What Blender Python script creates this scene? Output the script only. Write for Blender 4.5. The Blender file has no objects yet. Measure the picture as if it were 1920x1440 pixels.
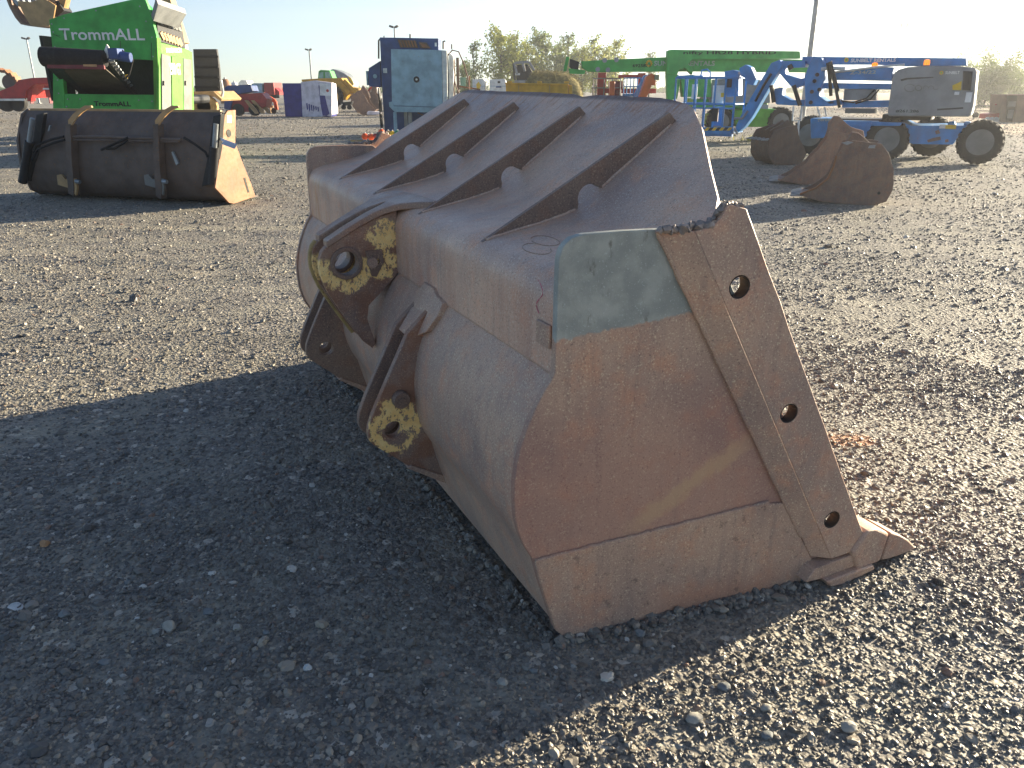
import bpy, bmesh, math, random
import numpy as np
from mathutils import Vector, Matrix, noise
from mathutils.geometry import tessellate_polygon, delaunay_2d_cdt
rnd = random.Random(7)
S = bpy.context.scene
COL = S.collection
R = math.radians

# ------------------------------------------------------------------ camera
FPX, PITCH, CAMH = 1484.0, 0.3597, 1.617          # focal length in photo pixels (1920 wide), pitch, height
cam = bpy.data.cameras.new("camera"); cam.sensor_width = 36.0; cam.lens = FPX / 1920 * 36
cam.clip_start = 0.05; cam.clip_end = 4000
cob = bpy.data.objects.new("camera", cam); COL.objects.link(cob)
cob.location = (0, 0, CAMH); cob.rotation_euler = (math.pi / 2 - PITCH, 0, 0)
S.camera = cob

# ------------------------------------------------------------------ sky, sun, exposure
SUN_AZ, SUN_EL = 57.0, 11.8                        # degrees clockwise from the viewing direction, above the horizon
world = bpy.data.worlds.new("World"); S.world = world; world.use_nodes = True
wn = world.node_tree; wn.nodes.clear()
wo = wn.nodes.new("ShaderNodeOutputWorld"); bg = wn.nodes.new("ShaderNodeBackground")
sky = wn.nodes.new("ShaderNodeTexSky"); sky.sky_type = 'NISHITA'; sky.sun_disc = False
sky.sun_elevation = R(SUN_EL); sky.sun_rotation = R(SUN_AZ)
sky.altitude = 0; sky.air_density = 0.75; sky.dust_density = 0.1; sky.ozone_density = 3.0
bg.inputs["Strength"].default_value = 0.05
hs = wn.nodes.new("ShaderNodeHueSaturation"); hs.inputs["Saturation"].default_value = 0.92
wn.links.new(sky.outputs[0], hs.inputs["Color"]); wn.links.new(hs.outputs[0], bg.inputs[0]); wn.links.new(bg.outputs[0], wo.inputs[0])
sl = bpy.data.lights.new("sun", 'SUN'); sl.energy = 5.0; sl.angle = R(0.6); sl.color = (1.0, 0.86, 0.63)
sun = bpy.data.objects.new("sun", sl); COL.objects.link(sun)
sd = Vector((math.sin(R(SUN_AZ)) * math.cos(R(SUN_EL)), math.cos(R(SUN_AZ)) * math.cos(R(SUN_EL)), math.sin(R(SUN_EL))))
sun.rotation_euler = sd.to_track_quat('Z', 'Y').to_euler(); sun.location = (20, 20, 20)
vs = S.view_settings; vs.view_transform = 'Standard'; vs.look = 'None'; vs.exposure = 2.12; vs.gamma = 1.0
vs.use_curve_mapping = False
S.cycles.max_bounces = 6; S.cycles.use_denoising = True

# ------------------------------------------------------------------ materials
def lin(h, k=1.0):
    h = h.lstrip('#'); o = []
    for i in (0, 2, 4):
        c = int(h[i:i + 2], 16) / 255
        o.append(c / 12.92 if c <= 0.04045 else ((c + 0.055) / 1.055) ** 2.4)
    return (min(1.0, o[0] * k), min(1.0, o[1] * k), min(1.0, o[2] * k), 1.0)

class NT:
    """tiny wrapper to write node trees"""
    def __init__(s, t): s.t = t
    def n(s, kind, **kw):
        nd = s.t.nodes.new(kind)
        for k, v in kw.items():
            if k.startswith('i_'):
                key = k[2:]; key = int(key) if key.isdigit() else key.replace('_', ' ')
                sock = nd.inputs[key]
                if isinstance(v, bpy.types.NodeSocket): s.t.links.new(v, sock)
                else: sock.default_value = v
            else: setattr(nd, k, v)
        return nd
    def noise(s, vec, scale, detail=4, rough=0.55, dist=0.0):
        nd = s.n("ShaderNodeTexNoise"); nd.inputs["Scale"].default_value = scale
        nd.inputs["Detail"].default_value = detail; nd.inputs["Roughness"].default_value = rough
        nd.inputs["Distortion"].default_value = dist
        if vec is not None: s.t.links.new(vec, nd.inputs["Vector"])
        return nd.outputs["Fac"]
    def ramp(s, fac, a, b, lo=0.0, hi=1.0):
        nd = s.n("ShaderNodeMapRange"); nd.interpolation_type = 'SMOOTHSTEP'
        nd.inputs[1].default_value = a; nd.inputs[2].default_value = b
        nd.inputs[3].default_value = lo; nd.inputs[4].default_value = hi
        s.t.links.new(fac, nd.inputs[0]); return nd.outputs[0]
    def math(s, op, a, b=0.0, c=None):
        nd = s.n("ShaderNodeMath", operation=op)
        for i, v in enumerate((a, b) if c is None else (a, b, c)):
            if isinstance(v, bpy.types.NodeSocket): s.t.links.new(v, nd.inputs[i])
            else: nd.inputs[i].default_value = v
        return nd.outputs[0]
    def mix(s, fac, a, b, blend='MIX'):
        nd = s.n("ShaderNodeMix", data_type='RGBA', blend_type=blend)
        for sock, v in ((nd.inputs[0], fac), (nd.inputs[6], a), (nd.inputs[7], b)):
            if isinstance(v, bpy.types.NodeSocket): s.t.links.new(v, sock)
            else: sock.default_value = v
        return nd.outputs[2]
    def mapping(s, vec, scale=(1, 1, 1), loc=(0, 0, 0), rot=(0, 0, 0)):
        nd = s.n("ShaderNodeMapping"); nd.inputs["Scale"].default_value = scale
        nd.inputs["Location"].default_value = loc; nd.inputs["Rotation"].default_value = rot
        s.t.links.new(vec, nd.inputs["Vector"]); return nd.outputs[0]

def newmat(name):
    m = bpy.data.materials.new(name); m.use_nodes = True
    t = m.node_tree; b = t.nodes["Principled BSDF"]
    q = NT(t); tc = q.n("ShaderNodeTexCoord")
    return m, q, b, tc.outputs["Object"]

def paint(name, col, rough=0.5, metal=0.0, wear=0.35, wearcol='#5a4a3c', scale=3.0, spec=0.4, var=0.25):
    """painted or coated surface: tone variation, grime in soft patches, chips showing another colour"""
    m, q, b, oc = newmat(name)
    c = lin(col) if isinstance(col, str) else col
    n1 = q.noise(oc, scale, 5); n2 = q.noise(oc, scale * 7, 5, 0.65)
    dark = tuple(x * (1 - var) for x in c[:3]) + (1,); lite = tuple(min(1, x * (1 + var * 0.6)) for x in c[:3]) + (1,)
    base = q.mix(q.ramp(n1, 0.3, 0.7), dark, lite)
    if wear > 0:
        w = q.math('MULTIPLY', q.ramp(n2, 0.62 - 0.06 * wear, 0.70), wear)
        base = q.mix(w, base, lin(wearcol))
        g = q.math('MULTIPLY', q.ramp(q.noise(q.mapping(oc, (1, 1, 0.25)), scale * 2.2, 3), 0.5, 0.8), 0.35 * wear)
        base = q.mix(g, base, lin('#6d665c'))
    q.t.links.new(base, b.inputs["Base Color"])
    q.t.links.new(q.ramp(n2, 0.3, 0.7, rough - 0.08, rough + 0.12), b.inputs["Roughness"])
    b.inputs["Metallic"].default_value = metal
    b.inputs["Specular IOR Level"].default_value = spec
    bm_ = q.n("ShaderNodeBump"); bm_.inputs["Strength"].default_value = 0.08; bm_.inputs["Distance"].default_value = 0.02
    q.t.links.new(n2, bm_.inputs["Height"]); q.t.links.new(bm_.outputs[0], b.inputs["Normal"])
    return m

def rust_base(q, oc, tone=1.0, warm=0.5, scale=1.0):
    """brown oxidised steel plate: cloudy tone, fine vertical streaks, speckle"""
    big = q.noise(oc, 1.7 * scale, 5, 0.6, 0.3)
    mid = q.noise(oc, 9 * scale, 6, 0.62)
    streak = q.noise(q.mapping(oc, (34, 34, 2.2)), 1.0, 4, 0.6)
    speck = q.noise(oc, 190, 2, 0.5)
    tone *= 2.85
    k = lambda h: tuple(min(.8, x * tone) for x in lin(h)[:3]) + (1,)
    c = q.mix(q.ramp(big, 0.32, 0.68), k('#605048'), k('#796353'))
    c = q.mix(q.math('MULTIPLY', q.ramp(mid, 0.45, 0.75), 0.55), c, k('#845c45'))
    c = q.mix(q.math('MULTIPLY', q.ramp(streak, 0.5, 0.75), 0.30), c, k('#4a403f'))
    c = q.mix(q.math('MULTIPLY', q.ramp(streak, 0.42, 0.25), 0.14), c, k('#8c7466'))
    c = q.mix(q.math('MULTIPLY', q.ramp(speck, 0.58, 0.7), 0.55), c, k('#a58a70'))
    c = q.mix(q.math('MULTIPLY', q.ramp(speck, 0.40, 0.30), 0.6), c, k('#3a2f2c'))
    return c, mid, speck, big

def rust_finish(q, b, c, mid, speck, rough=0.5, bump=0.25):
    q.t.links.new(c, b.inputs["Base Color"])
    q.t.links.new(q.ramp(mid, 0.3, 0.75, rough - 0.09, rough + 0.16), b.inputs["Roughness"])
    b.inputs["Specular IOR Level"].default_value = 0.42
    h = q.math('ADD', q.math('MULTIPLY', speck, 0.5), mid)
    bm_ = q.n("ShaderNodeBump"); bm_.inputs["Strength"].default_value = bump; bm_.inputs["Distance"].default_value = 0.006
    q.t.links.new(h, bm_.inputs["Height"]); q.t.links.new(bm_.outputs[0], b.inputs["Normal"])

def sepxyz(q, oc):
    s = q.n("ShaderNodeSeparateXYZ"); q.t.links.new(oc, s.inputs[0]); return s.outputs

def rust(name, tone=1.0, rough=0.5, bump=0.25, scale=1.0):
    m, q, b, oc = newmat(name)
    c, mid, sp, big = rust_base(q, oc, tone, scale=scale); rust_finish(q, b, c, mid, sp, rough, bump); return m

def rust_back():
    """back plate and guard: scraped orange band along the top edge, old paint ghosts at the panel's far end"""
    m, q, b, oc = newmat("rusty_back_plate")
    c, mid, sp, big = rust_base(q, oc, 1.3)
    x, y, z = sepxyz(q, oc)
    dz = q.math('ADD', z, q.math('MULTIPLY', q.math('SUBTRACT', q.noise(q.mapping(oc, (3, 14, 3)), 1.0, 4), 0.5), 0.16))
    band = q.math('MULTIPLY', q.ramp(dz, 1.47, 1.53), q.ramp(q.noise(q.mapping(oc, (6, 40, 9)), 1.0, 5, 0.7), 0.5, 0.66))
    c = q.mix(q.math('MULTIPLY', band, 0.75), c, lin('#8e5a34', 1.5))
    lip = q.ramp(z, 1.548, 1.56); c = q.mix(q.math('MULTIPLY', lip, 0.7), c, lin('#4a2f29'))
    far = q.math('MULTIPLY', q.ramp(y, 0.75, 1.2), q.ramp(q.noise(q.mapping(oc, (20, 20, 2.5)), 1.0, 4, 0.7), 0.5, 0.68))
    far = q.math('MULTIPLY', far, q.ramp(z, 1.14, 1.08))
    c = q.mix(q.math('MULTIPLY', far, 0.8), c, lin('#a67c48', 1.5))
    pan = q.math('MULTIPLY', q.ramp(z, 1.12, 1.02), q.ramp(q.noise(q.mapping(oc, (4, 9, 1.2)), 1.0, 4), 0.42, 0.66))
    c = q.mix(q.math('MULTIPLY', pan, 0.3), c, lin('#7e4f44', 1.6))
    rust_finish(q, b, c, mid, sp, 0.42, 0.22); return m

def rust_side():
    """side plate: grey primer field at its top, redder field below, tan rubbed streak, scale along the lower weld"""
    m, q, b, oc = newmat("rusty_side_plate")
    c, mid, sp, big = rust_base(q, oc, 0.95)
    x, y, z = sepxyz(q, oc)
    red = q.ramp(q.math('ADD', z, q.math('MULTIPLY', big, 0.4)), 1.15, 0.75)
    c = q.mix(q.math('MULTIPLY', red, 0.42), c, lin('#7b5247', 1.8))
    # rubbed tan streak along a slanting line
    dx = q.math('SUBTRACT', x, 0.50); dz = q.math('SUBTRACT', z, 0.465)
    along = q.math('ADD', q.math('MULTIPLY', dx, 0.858), q.math('MULTIPLY', dz, 0.514))
    across = q.math('SUBTRACT', q.math('MULTIPLY', dz, 0.858), q.math('MULTIPLY', dx, 0.514))
    n = q.noise(oc, 26, 5, 0.7)
    w = q.math('ADD', q.math('ABSOLUTE', across), q.math('MULTIPLY', q.math('SUBTRACT', n, 0.5), 0.09))
    st = q.math('MULTIPLY', q.ramp(w, 0.045, 0.012), q.ramp(q.math('ABSOLUTE', along), 0.30, 0.14))
    c = q.mix(q.math('MULTIPLY', st, 0.6), c, lin('#a98a68', 1.4))
    # primer field
    lim = q.math('SUBTRACT', z, q.math('ADD', 0.976, q.math('MULTIPLY', x, 0.095)))
    lim = q.math('ADD', lim, q.math('MULTIPLY', q.math('SUBTRACT', q.noise(oc, 38, 6, 0.7), 0.5), 0.036))
    pr = q.ramp(lim, -0.004, 0.006)
    pn = q.noise(q.mapping(oc, (22, 22, 8)), 1.0, 5, 0.65)
    pc = q.mix(q.ramp(q.noise(oc, 12, 5), 0.35, 0.7), lin('#6f726c', 1.7), lin('#86877f', 1.7))
    pc = q.mix(q.math('MULTIPLY', q.ramp(pn, 0.6, 0.7), 0.7), pc, lin('#565448', 1.3))
    pc = q.mix(q.math('MULTIPLY', q.ramp(sp, 0.62, 0.72), 0.6), pc, lin('#a8aea8', 1.3))
    c = q.mix(pr, c, pc)
    rust_finish(q, b, c, mid, sp, 0.55, 0.22); return m

def flaked_yellow(name, spots, zfade=None):
    """rusty bracket plate with yellow paint left around the pin holes; spots = (u, z, radius, inner clear radius)"""
    m, q, b, oc = newmat(name)
    c, mid, sp, big = rust_base(q, oc, 0.72)
    x, y, z = sepxyz(q, oc)
    n = q.noise(oc, 30, 6, 0.7); nb = q.noise(oc, 7, 4, 0.6)
    total = None
    for (u, w, r1, r0, *top) in spots:
        d = q.math('POWER', q.math('ADD', q.math('POWER', q.math('SUBTRACT', x, u), 2.0), q.math('POWER', q.math('SUBTRACT', z, w), 2.0)), 0.5)
        d = q.math('ADD', d, q.math('MULTIPLY', q.math('SUBTRACT', nb, 0.5), 0.13))
        d = q.math('ADD', d, q.math('MULTIPLY', q.math('SUBTRACT', n, 0.5), 0.10))
        mk = q.math('MULTIPLY', q.ramp(d, r1, r1 - 0.012), q.ramp(d, r0, r0 + 0.012))
        if top: mk = q.math('MULTIPLY', mk, q.ramp(q.math('ADD', z, q.math('MULTIPLY', q.math('SUBTRACT', nb, 0.5), 0.08)), top[0] + .012, top[0] - .012))
        total = mk if total is None else q.math('MAXIMUM', total, mk)
    fl = q.math('ADD', q.noise(q.mapping(oc, (1, 1, .5)), 58, 8, 0.78), q.math('MULTIPLY', q.math('SUBTRACT', q.noise(oc, 150, 3), 0.5), 0.22))
    total = q.math('MULTIPLY', total, q.ramp(fl, 0.575, 0.535))
    edge = q.math('MULTIPLY', q.ramp(nb, 0.42, 0.6), 0.5)
    c = q.mix(edge, c, lin('#7a4a2c', 1.3))
    c = q.mix(total, c, q.mix(q.ramp(n, .3, .7), lin('#d8b06c', 1.35), lin('#e6c384', 1.35)))
    rust_finish(q, b, c, mid, sp, 0.55, 0.25); return m

# ------------------------------------------------------------------ mesh helpers
class MB:
    def __init__(s): s.v = []; s.f = []
    def add(s, vs_, fs_):
        o = len(s.v); s.v += [tuple(v) for v in vs_]; s.f += [tuple(i + o for i in f) for f in fs_]; return s
    def box(s, a, b):
        x0, y0, z0 = a; x1, y1, z1 = b
        return s.add([(x0, y0, z0), (x1, y0, z0), (x1, y1, z0), (x0, y1, z0), (x0, y0, z1), (x1, y0, z1), (x1, y1, z1), (x0, y1, z1)],
                     [(0, 3, 2, 1), (4, 5, 6, 7), (0, 1, 5, 4), (1, 2, 6, 5), (2, 3, 7, 6), (3, 0, 4, 7)])
    def prism(s, poly, vec):
        """planar polygon (3-D points) swept along vec"""
        n = len(poly); p = [Vector(q) for q in poly]; v = Vector(vec)
        tri = tessellate_polygon([p])
        vs_ = p + [q + v for q in p]; fs = [tuple(t) for t in tri] + [tuple(i + n for i in reversed(t)) for t in tri]
        fs += [(i, (i + 1) % n, (i + 1) % n + n, i + n) for i in range(n)]
        return s.add(vs_, fs)
    def holed(s, loops, fa, fb):
        """2-D outline with holes; fa / fb map (u, z) to the two faces of the plate"""
        pts = [p for l in loops for p in l]; n = len(pts); ed = []; o = 0
        for l in loops:
            m = len(l); ed += [(o + i, o + (i + 1) % m) for i in range(m)]; o += m
        rv, re, rf, ov, oe, of = delaunay_2d_cdt([Vector((p[0], p[1])) for p in pts], ed, [], 0, 1e-7)
        idx = [q[0] if q else None for q in ov]
        def ins(l, x, y):
            c = False
            for i in range(len(l)):
                (x0, y0), (x1, y1) = l[i - 1][:2], l[i][:2]
                if (y0 > y) != (y1 > y) and x < (x1 - x0) * (y - y0) / (y1 - y0) + x0: c = not c
            return c
        tri = []
        for f in rf:
            t = tuple(idx[i] for i in f)
            if None in t or len(set(t)) < 3: continue
            x = sum(pts[i][0] for i in t) / 3; y = sum(pts[i][1] for i in t) / 3
            if ins(loops[0], x, y) and not any(ins(l, x, y) for l in loops[1:]): tri.append(t)
        return s.add([fa(*p) for p in pts] + [fb(*p) for p in pts], tri + [tuple(i + n for i in reversed(t)) for t in tri] + [(a, b_, b_ + n, a + n) for a, b_ in ed])
    def tube(s, pts, r, n=8, caps=True):
        P_ = [Vector(p) for p in pts]; k = len(P_); rs = r if isinstance(r, (list, tuple)) else [r] * k
        vs_ = []; ref = None
        for i, p in enumerate(P_):
            d = (P_[min(i + 1, k - 1)] - P_[max(i - 1, 0)]).normalized()
            if ref is None: ref = d.orthogonal().normalized()
            a = (ref - d * ref.dot(d)).normalized(); ref = a; b_ = d.cross(a)
            vs_ += [p + (a * math.cos(2 * math.pi * j / n) + b_ * math.sin(2 * math.pi * j / n)) * rs[i] for j in range(n)]
        fs = [(i * n + j, i * n + (j + 1) % n, (i + 1) * n + (j + 1) % n, (i + 1) * n + j) for i in range(k - 1) for j in range(n)]
        if caps: fs += [tuple(reversed(range(n))), tuple(range((k - 1) * n, k * n))]
        return s.add(vs_, fs)
    def lathe(s, prof, c, axis, n=24, caps=True):
        """profile of (radius, offset along axis), closed surface of revolution about an axis through c"""
        d = Vector(axis).normalized(); a = d.orthogonal().normalized(); b_ = d.cross(a); c = Vector(c); k = len(prof)
        vs_ = [c + d * h + (a * math.cos(2 * math.pi * j / n) + b_ * math.sin(2 * math.pi * j / n)) * max(r, 1e-4) for r, h in prof for j in range(n)]
        fs = [(i * n + j, i * n + (j + 1) % n, (i + 1) * n + (j + 1) % n, (i + 1) * n + j) for i in range(k - 1) for j in range(n)]
        if caps: fs += [tuple(range(n)), tuple(reversed(range((k - 1) * n, k * n)))]
        else: fs += [((k - 1) * n + j, (k - 1) * n + (j + 1) % n, (j + 1) % n, j) for j in range(n)]
        return s.add(vs_, fs)
    def cyl(s, a, b_, r, n=16):
        return s.tube([a, b_], r, n)
    def beam(s, a, b_, w, h, up=(0, 0, 1)):
        """rectangular bar from a to b, w across, h along up"""
        a = Vector(a); b_ = Vector(b_); d = (b_ - a).normalized(); u = Vector(up); u = (u - d * u.dot(d)).normalized(); t = d.cross(u)
        c = [a + t * sx * w / 2 + u * sz * h / 2 for sx, sz in ((-1, -1), (1, -1), (1, 1), (-1, 1))]
        return s.prism(c, b_ - a)
    def ribbon(s, prof, ext, t, side=1, nv=14):
        """bent plate: profile in (u, z), ext(i, u, z) -> (v0, v1), thickness t to the given side of the profile"""
        k = len(prof); nrm = []
        for i in range(k):
            a = Vector(prof[max(i - 1, 0)]); b_ = Vector(prof[min(i + 1, k - 1)]); d = (b_ - a).normalized(); nrm.append(Vector((-d.y, d.x)) * side)
        vs_ = []
        for lay in (0, 1):
            for i in range(k):
                u = prof[i][0] + nrm[i].x * t * lay; z = prof[i][1] + nrm[i].y * t * lay
                v0, v1 = ext(i, prof[i][0], prof[i][1])
                vs_ += [(u, v0 + (v1 - v0) * j / nv, z) for j in range(nv + 1)]
        m = nv + 1; K = k * m; fs = []
        for i in range(k - 1):
            for j in range(nv):
                q = (i * m + j, i * m + j + 1, (i + 1) * m + j + 1, (i + 1) * m + j)
                fs.append(q); fs.append(tuple(x + K for x in reversed(q)))
            fs.append((i * m, (i + 1) * m, (i + 1) * m + K, i * m + K)); fs.append((i * m + nv, i * m + nv + K, (i + 1) * m + nv + K, (i + 1) * m + nv))
        for j in range(nv):
            fs.append((j, j + K, j + 1 + K, j + 1)); e = (k - 1) * m + j; fs.append((e, e + 1, e + 1 + K, e + K))
        return s.add(vs_, fs)
    def build(s, name, mat, parent=None, bevel=0.0, smooth=35, seg=2):
        me = bpy.data.meshes.new(name); me.from_pydata(s.v, [], s.f)
        bm = bmesh.new(); bm.from_mesh(me); bmesh.ops.recalc_face_normals(bm, faces=bm.faces); bm.to_mesh(me); bm.free()
        if smooth:
            me.polygons.foreach_set("use_smooth", [True] * len(me.polygons)); me.set_sharp_from_angle(angle=R(smooth))
        me.materials.append(mat); me.update()
        o = bpy.data.objects.new(name, me); COL.objects.link(o)
        if parent is not None: o.parent = parent
        if bevel > 0:
            b_ = o.modifiers.new("bevel", 'BEVEL'); b_.width = bevel; b_.segments = seg; b_.limit_method = 'ANGLE'; b_.angle_limit = R(40)
            b_.harden_normals = False
        return o

def thing(name, label, cat, loc=(0, 0, 0), rz=0.0, group=None):
    o = bpy.data.objects.new(name, None); COL.objects.link(o); o.empty_display_size = 0.2
    o.location = loc; o.rotation_euler = (0, 0, rz); return tag(o, label, cat, group)

def tag(o, label, cat, group=None):
    o["label"] = label; o["category"] = cat
    if group: o["group"] = group
    return o

def structure(o, kind="structure"):
    o["kind"] = kind; return o

def copy_tree(o, parent=None):
    c = o.copy(); COL.objects.link(c); c.parent = parent
    for ch in list(o.children): copy_tree(ch, c)
    return c

# pixel of the photograph -> real place (used once here to work out where things stand)
def ray(px, py):
    c, s_ = math.cos(PITCH), math.sin(PITCH); d = ((px - 960) / FPX, 1.0, (720 - py) / FPX)
    return Vector((d[0], d[1] * c + d[2] * s_, -d[1] * s_ + d[2] * c))
def ground_at(px, py, z=0.0):
    r = ray(px, py); return Vector((0, 0, CAMH)) + r * ((z - CAMH) / r.z)
def at_depth(px, py, Y):
    r = ray(px, py); return Vector((0, 0, CAMH)) + r * (Y / r.y)

class Frame:
    """a standing place: origin on the ground and a heading; measures local positions on its own planes"""
    def __init__(s, loc, rz=0.0):
        s.loc = Vector(loc); s.rz = rz; s.inv = Matrix.Rotation(-rz, 3, 'Z')
        s.o = s.inv @ (Vector((0, 0, CAMH)) - s.loc)
    def at(s, px, py, ly=0.0):
        r = s.inv @ ray(px, py); t = (ly - s.o.y) / r.y; return s.o + r * t
    def atx(s, px, py, lx):
        r = s.inv @ ray(px, py); t = (lx - s.o.x) / r.x; return s.o + r * t
    def box(s, mb, p0, p1, ly0, ly1):
        a = s.at(p0[0], p0[1], ly0); b_ = s.at(p1[0], p1[1], ly0)
        return mb.box((min(a.x, b_.x), ly0, min(a.z, b_.z)), (max(a.x, b_.x), ly1, max(a.z, b_.z)))
    def poly(s, mb, pts, ly0, ly1):
        return mb.prism([s.at(p[0], p[1], ly0) for p in pts], (0, ly1 - ly0, 0))
    def polyx(s, mb, pts, lx0, lx1):
        return mb.prism([s.atx(p[0], p[1], lx0) for p in pts], (lx1 - lx0, 0, 0))
    def bar(s, mb, pts, r, ly=0.0, n=8):
        return mb.tube([s.at(p[0], p[1], p[2] if len(p) > 2 else ly) for p in pts], r, n)
    def thing(s, name, label, cat, group=None): return thing(name, label, cat, s.loc, s.rz, group)

def words(name, txt, o, right, up, w, h, mat, parent, bold=0.02, depth=0.004):
    """raised lettering: o = lower left corner, right / up = directions, w x h = size"""
    cu = bpy.data.curves.new(name, 'FONT'); cu.body = txt; cu.offset = bold; cu.extrude = 0.0; cu.resolution_u = 3
    t = bpy.data.objects.new(name + "_tmp", cu); COL.objects.link(t)
    bpy.context.view_layer.update()
    me = bpy.data.meshes.new_from_object(t.evaluated_get(bpy.context.evaluated_depsgraph_get()))
    bpy.data.objects.remove(t); bpy.data.curves.remove(cu)
    xs = [v.co.x for v in me.vertices]; ys = [v.co.y for v in me.vertices]
    x0, x1, y0, y1 = min(xs), max(xs), min(ys), max(ys)
    right = Vector(right).normalized(); up = Vector(up).normalized(); nn = right.cross(up); o = Vector(o)
    for v in me.vertices:
        v.co = o + right * ((v.co.x - x0) / (x1 - x0) * w) + up * ((v.co.y - y0) / (y1 - y0) * h) + nn * depth
    me.materials.append(mat); me.name = name
    ob = bpy.data.objects.new(name, me); COL.objects.link(ob); ob.parent = parent
    return ob

def circ(u, z, r, n=18, a0=0.0, a1=360.0):
    full = abs(a1 - a0) >= 359.9; k = n if full else n + 1
    return [(u + r * math.cos(R(a0 + (a1 - a0) * i / n)), z + r * math.sin(R(a0 + (a1 - a0) * i / n))) for i in range(k)]

# ================================================================== LARGE STRUCTURE: ground
def ground_material():
    m, q, b, oc = newmat("gravel_ground")
    x, y, z = sepxyz(q, oc)
    big = q.noise(oc, 0.18, 5, 0.6); mid = q.noise(oc, 1.3, 5, 0.6); fine = q.noise(oc, 60, 4, 0.6)
    cells = []
    for sc in (34.0, 75.0, 11.0):
        vo = q.n("ShaderNodeTexVoronoi"); vo.inputs["Scale"].default_value = sc; vo.inputs["Randomness"].default_value = 1.0
        q.t.links.new(oc, vo.inputs["Vector"]); cells.append(vo)
    s1 = sepxyz(q, cells[0].outputs["Color"]); s2 = sepxyz(q, cells[1].outputs["Color"])
    c = q.mix(s1[0], lin('#3f3c38', 1.75), lin('#67635b', 1.75))
    c = q.mix(q.math('MULTIPLY', q.ramp(s2[1], 0.6, 1.0), 0.6), c, lin('#857c6d', 1.75))
    c = q.mix(q.math('MULTIPLY', q.ramp(s1[1], 0.93, 0.97), 0.8), c, lin('#a9a091', 1.5))
    c = q.mix(q.math('MULTIPLY', q.ramp(mid, 0.5, 0.72), 0.5), c, lin('#4c4840', 1.5))
    c = q.mix(q.math('MULTIPLY', q.ramp(big, 0.45, 0.7), 0.45), c, lin('#76705f', 1.8))
    fines = q.noise(oc, 2.6, 5, 0.6)
    c = q.mix(q.math('MULTIPLY', q.ramp(fines, 0.42, 0.62), 0.55), c, lin('#757062', 1.75))
    # long wheel tracks crossing the yard
    tr1 = q.noise(q.mapping(oc, (0.12, 1.9, 1), rot=(0, 0, 0.35)), 1.0, 5, 0.6)
    c = q.mix(q.math('MULTIPLY', q.ramp(tr1, 0.55, 0.68), 0.4), c, lin('#87806d', 1.8))
    c = q.mix(q.math('MULTIPLY', q.ramp(tr1, 0.42, 0.32), 0.35), c, lin('#3c3934', 1.3))
    # pale compacted dirt lane on the far right side of the yard
    lane = q.math('SUBTRACT', x, q.math('ADD', 12.5, q.math('MULTIPLY', y, 0.16)))
    lane = q.math('ADD', lane, q.math('MULTIPLY', q.math('SUBTRACT', q.noise(oc, 0.5, 4), 0.5), 5.0))
    c = q.mix(q.math('MULTIPLY', q.ramp(lane, -0.6, 1.4), 0.85), c, q.mix(mid, lin('#8a7a63', 1.5), lin('#a08f77', 1.5)))
    # ochre spill beside the bucket
    dx = q.math('SUBTRACT', x, 1.62); dy = q.math('SUBTRACT', y, 3.55)
    r2 = q.math('ADD', q.math('POWER', q.math('MULTIPLY', dx, 5.0), 2.0), q.math('POWER', q.math('MULTIPLY', dy, 9.0), 2.0))
    sp = q.math('MULTIPLY', q.ramp(q.math('ADD', r2, q.math('MULTIPLY', q.math('SUBTRACT', q.noise(oc, 9, 4), 0.5), 1.6)), 1.0, 0.3), 0.6)
    c = q.mix(sp, c, lin('#a06a3a', 1.4))
    q.t.links.new(c, b.inputs["Base Color"]); b.inputs["Roughness"].default_value = 0.72; b.inputs["Specular IOR Level"].default_value = 0.5
    h1 = q.ramp(cells[0].outputs["Distance"], 0.0, 0.65, 1.0, 0.0); h2 = q.ramp(cells[1].outputs["Distance"], 0.0, 0.65, 1.0, 0.0)
    h3 = q.math('MULTIPLY', q.ramp(cells[2].outputs["Distance"], 0.0, 0.3, 1.0, 0.0), q.ramp(sepxyz(q, cells[2].outputs["Color"])[2], 0.8, 0.85))
    h = q.math('ADD', q.math('MULTIPLY', h1, 0.6), q.math('MULTIPLY', h2, 0.3))
    h = q.math('ADD', h, q.math('ADD', q.math('MULTIPLY', fine, 0.35), q.math('MULTIPLY', h3, 1.5)))
    h = q.math('ADD', h, q.math('MULTIPLY', mid, 1.2))
    bm_ = q.n("ShaderNodeBump"); bm_.inputs["Strength"].default_value = 0.9; bm_.inputs["Distance"].default_value = 0.014
    q.t.links.new(h, bm_.inputs["Height"]); q.t.links.new(bm_.outputs[0], b.inputs["Normal"])
    return m

def relief(x, y):
    """gentle unevenness of the yard, flattened under the bucket"""
    h = noise.noise(Vector((x * 0.9, y * 0.9, 3.1))) * 0.010 + noise.noise(Vector((x * 2.7, y * 2.7, 9.3))) * 0.006
    h += noise.noise(Vector((x * 0.21, y * 0.21, 5.5))) * 0.02
    for rx, ry, sl_, dp in ((3.0, 4.9, .22, .020), (3.0, 6.4, .26, .022), (4.0, 9.2, .12, .02), (-4.0, 7.6, -.18, .016), (-4.0, 9.3, -.2, .016)):
        if (x - rx) * (1 if rx > 0 else -1) > -2.2:
            q_ = (y - ry - sl_ * (x - rx) + .12 * math.sin(x * .9)) / .20
            h -= dp * math.exp(-q_ * q_) * (.6 + .4 * math.sin(x * 9 + ry)) - dp * .5 * math.exp(-(abs(q_) - 1.9) ** 2 * 2)
    d = math.hypot(x, y)
    return (h - 0.012) * min(1.0, max(0.25, (d - 0.2) / 4.0))

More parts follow.
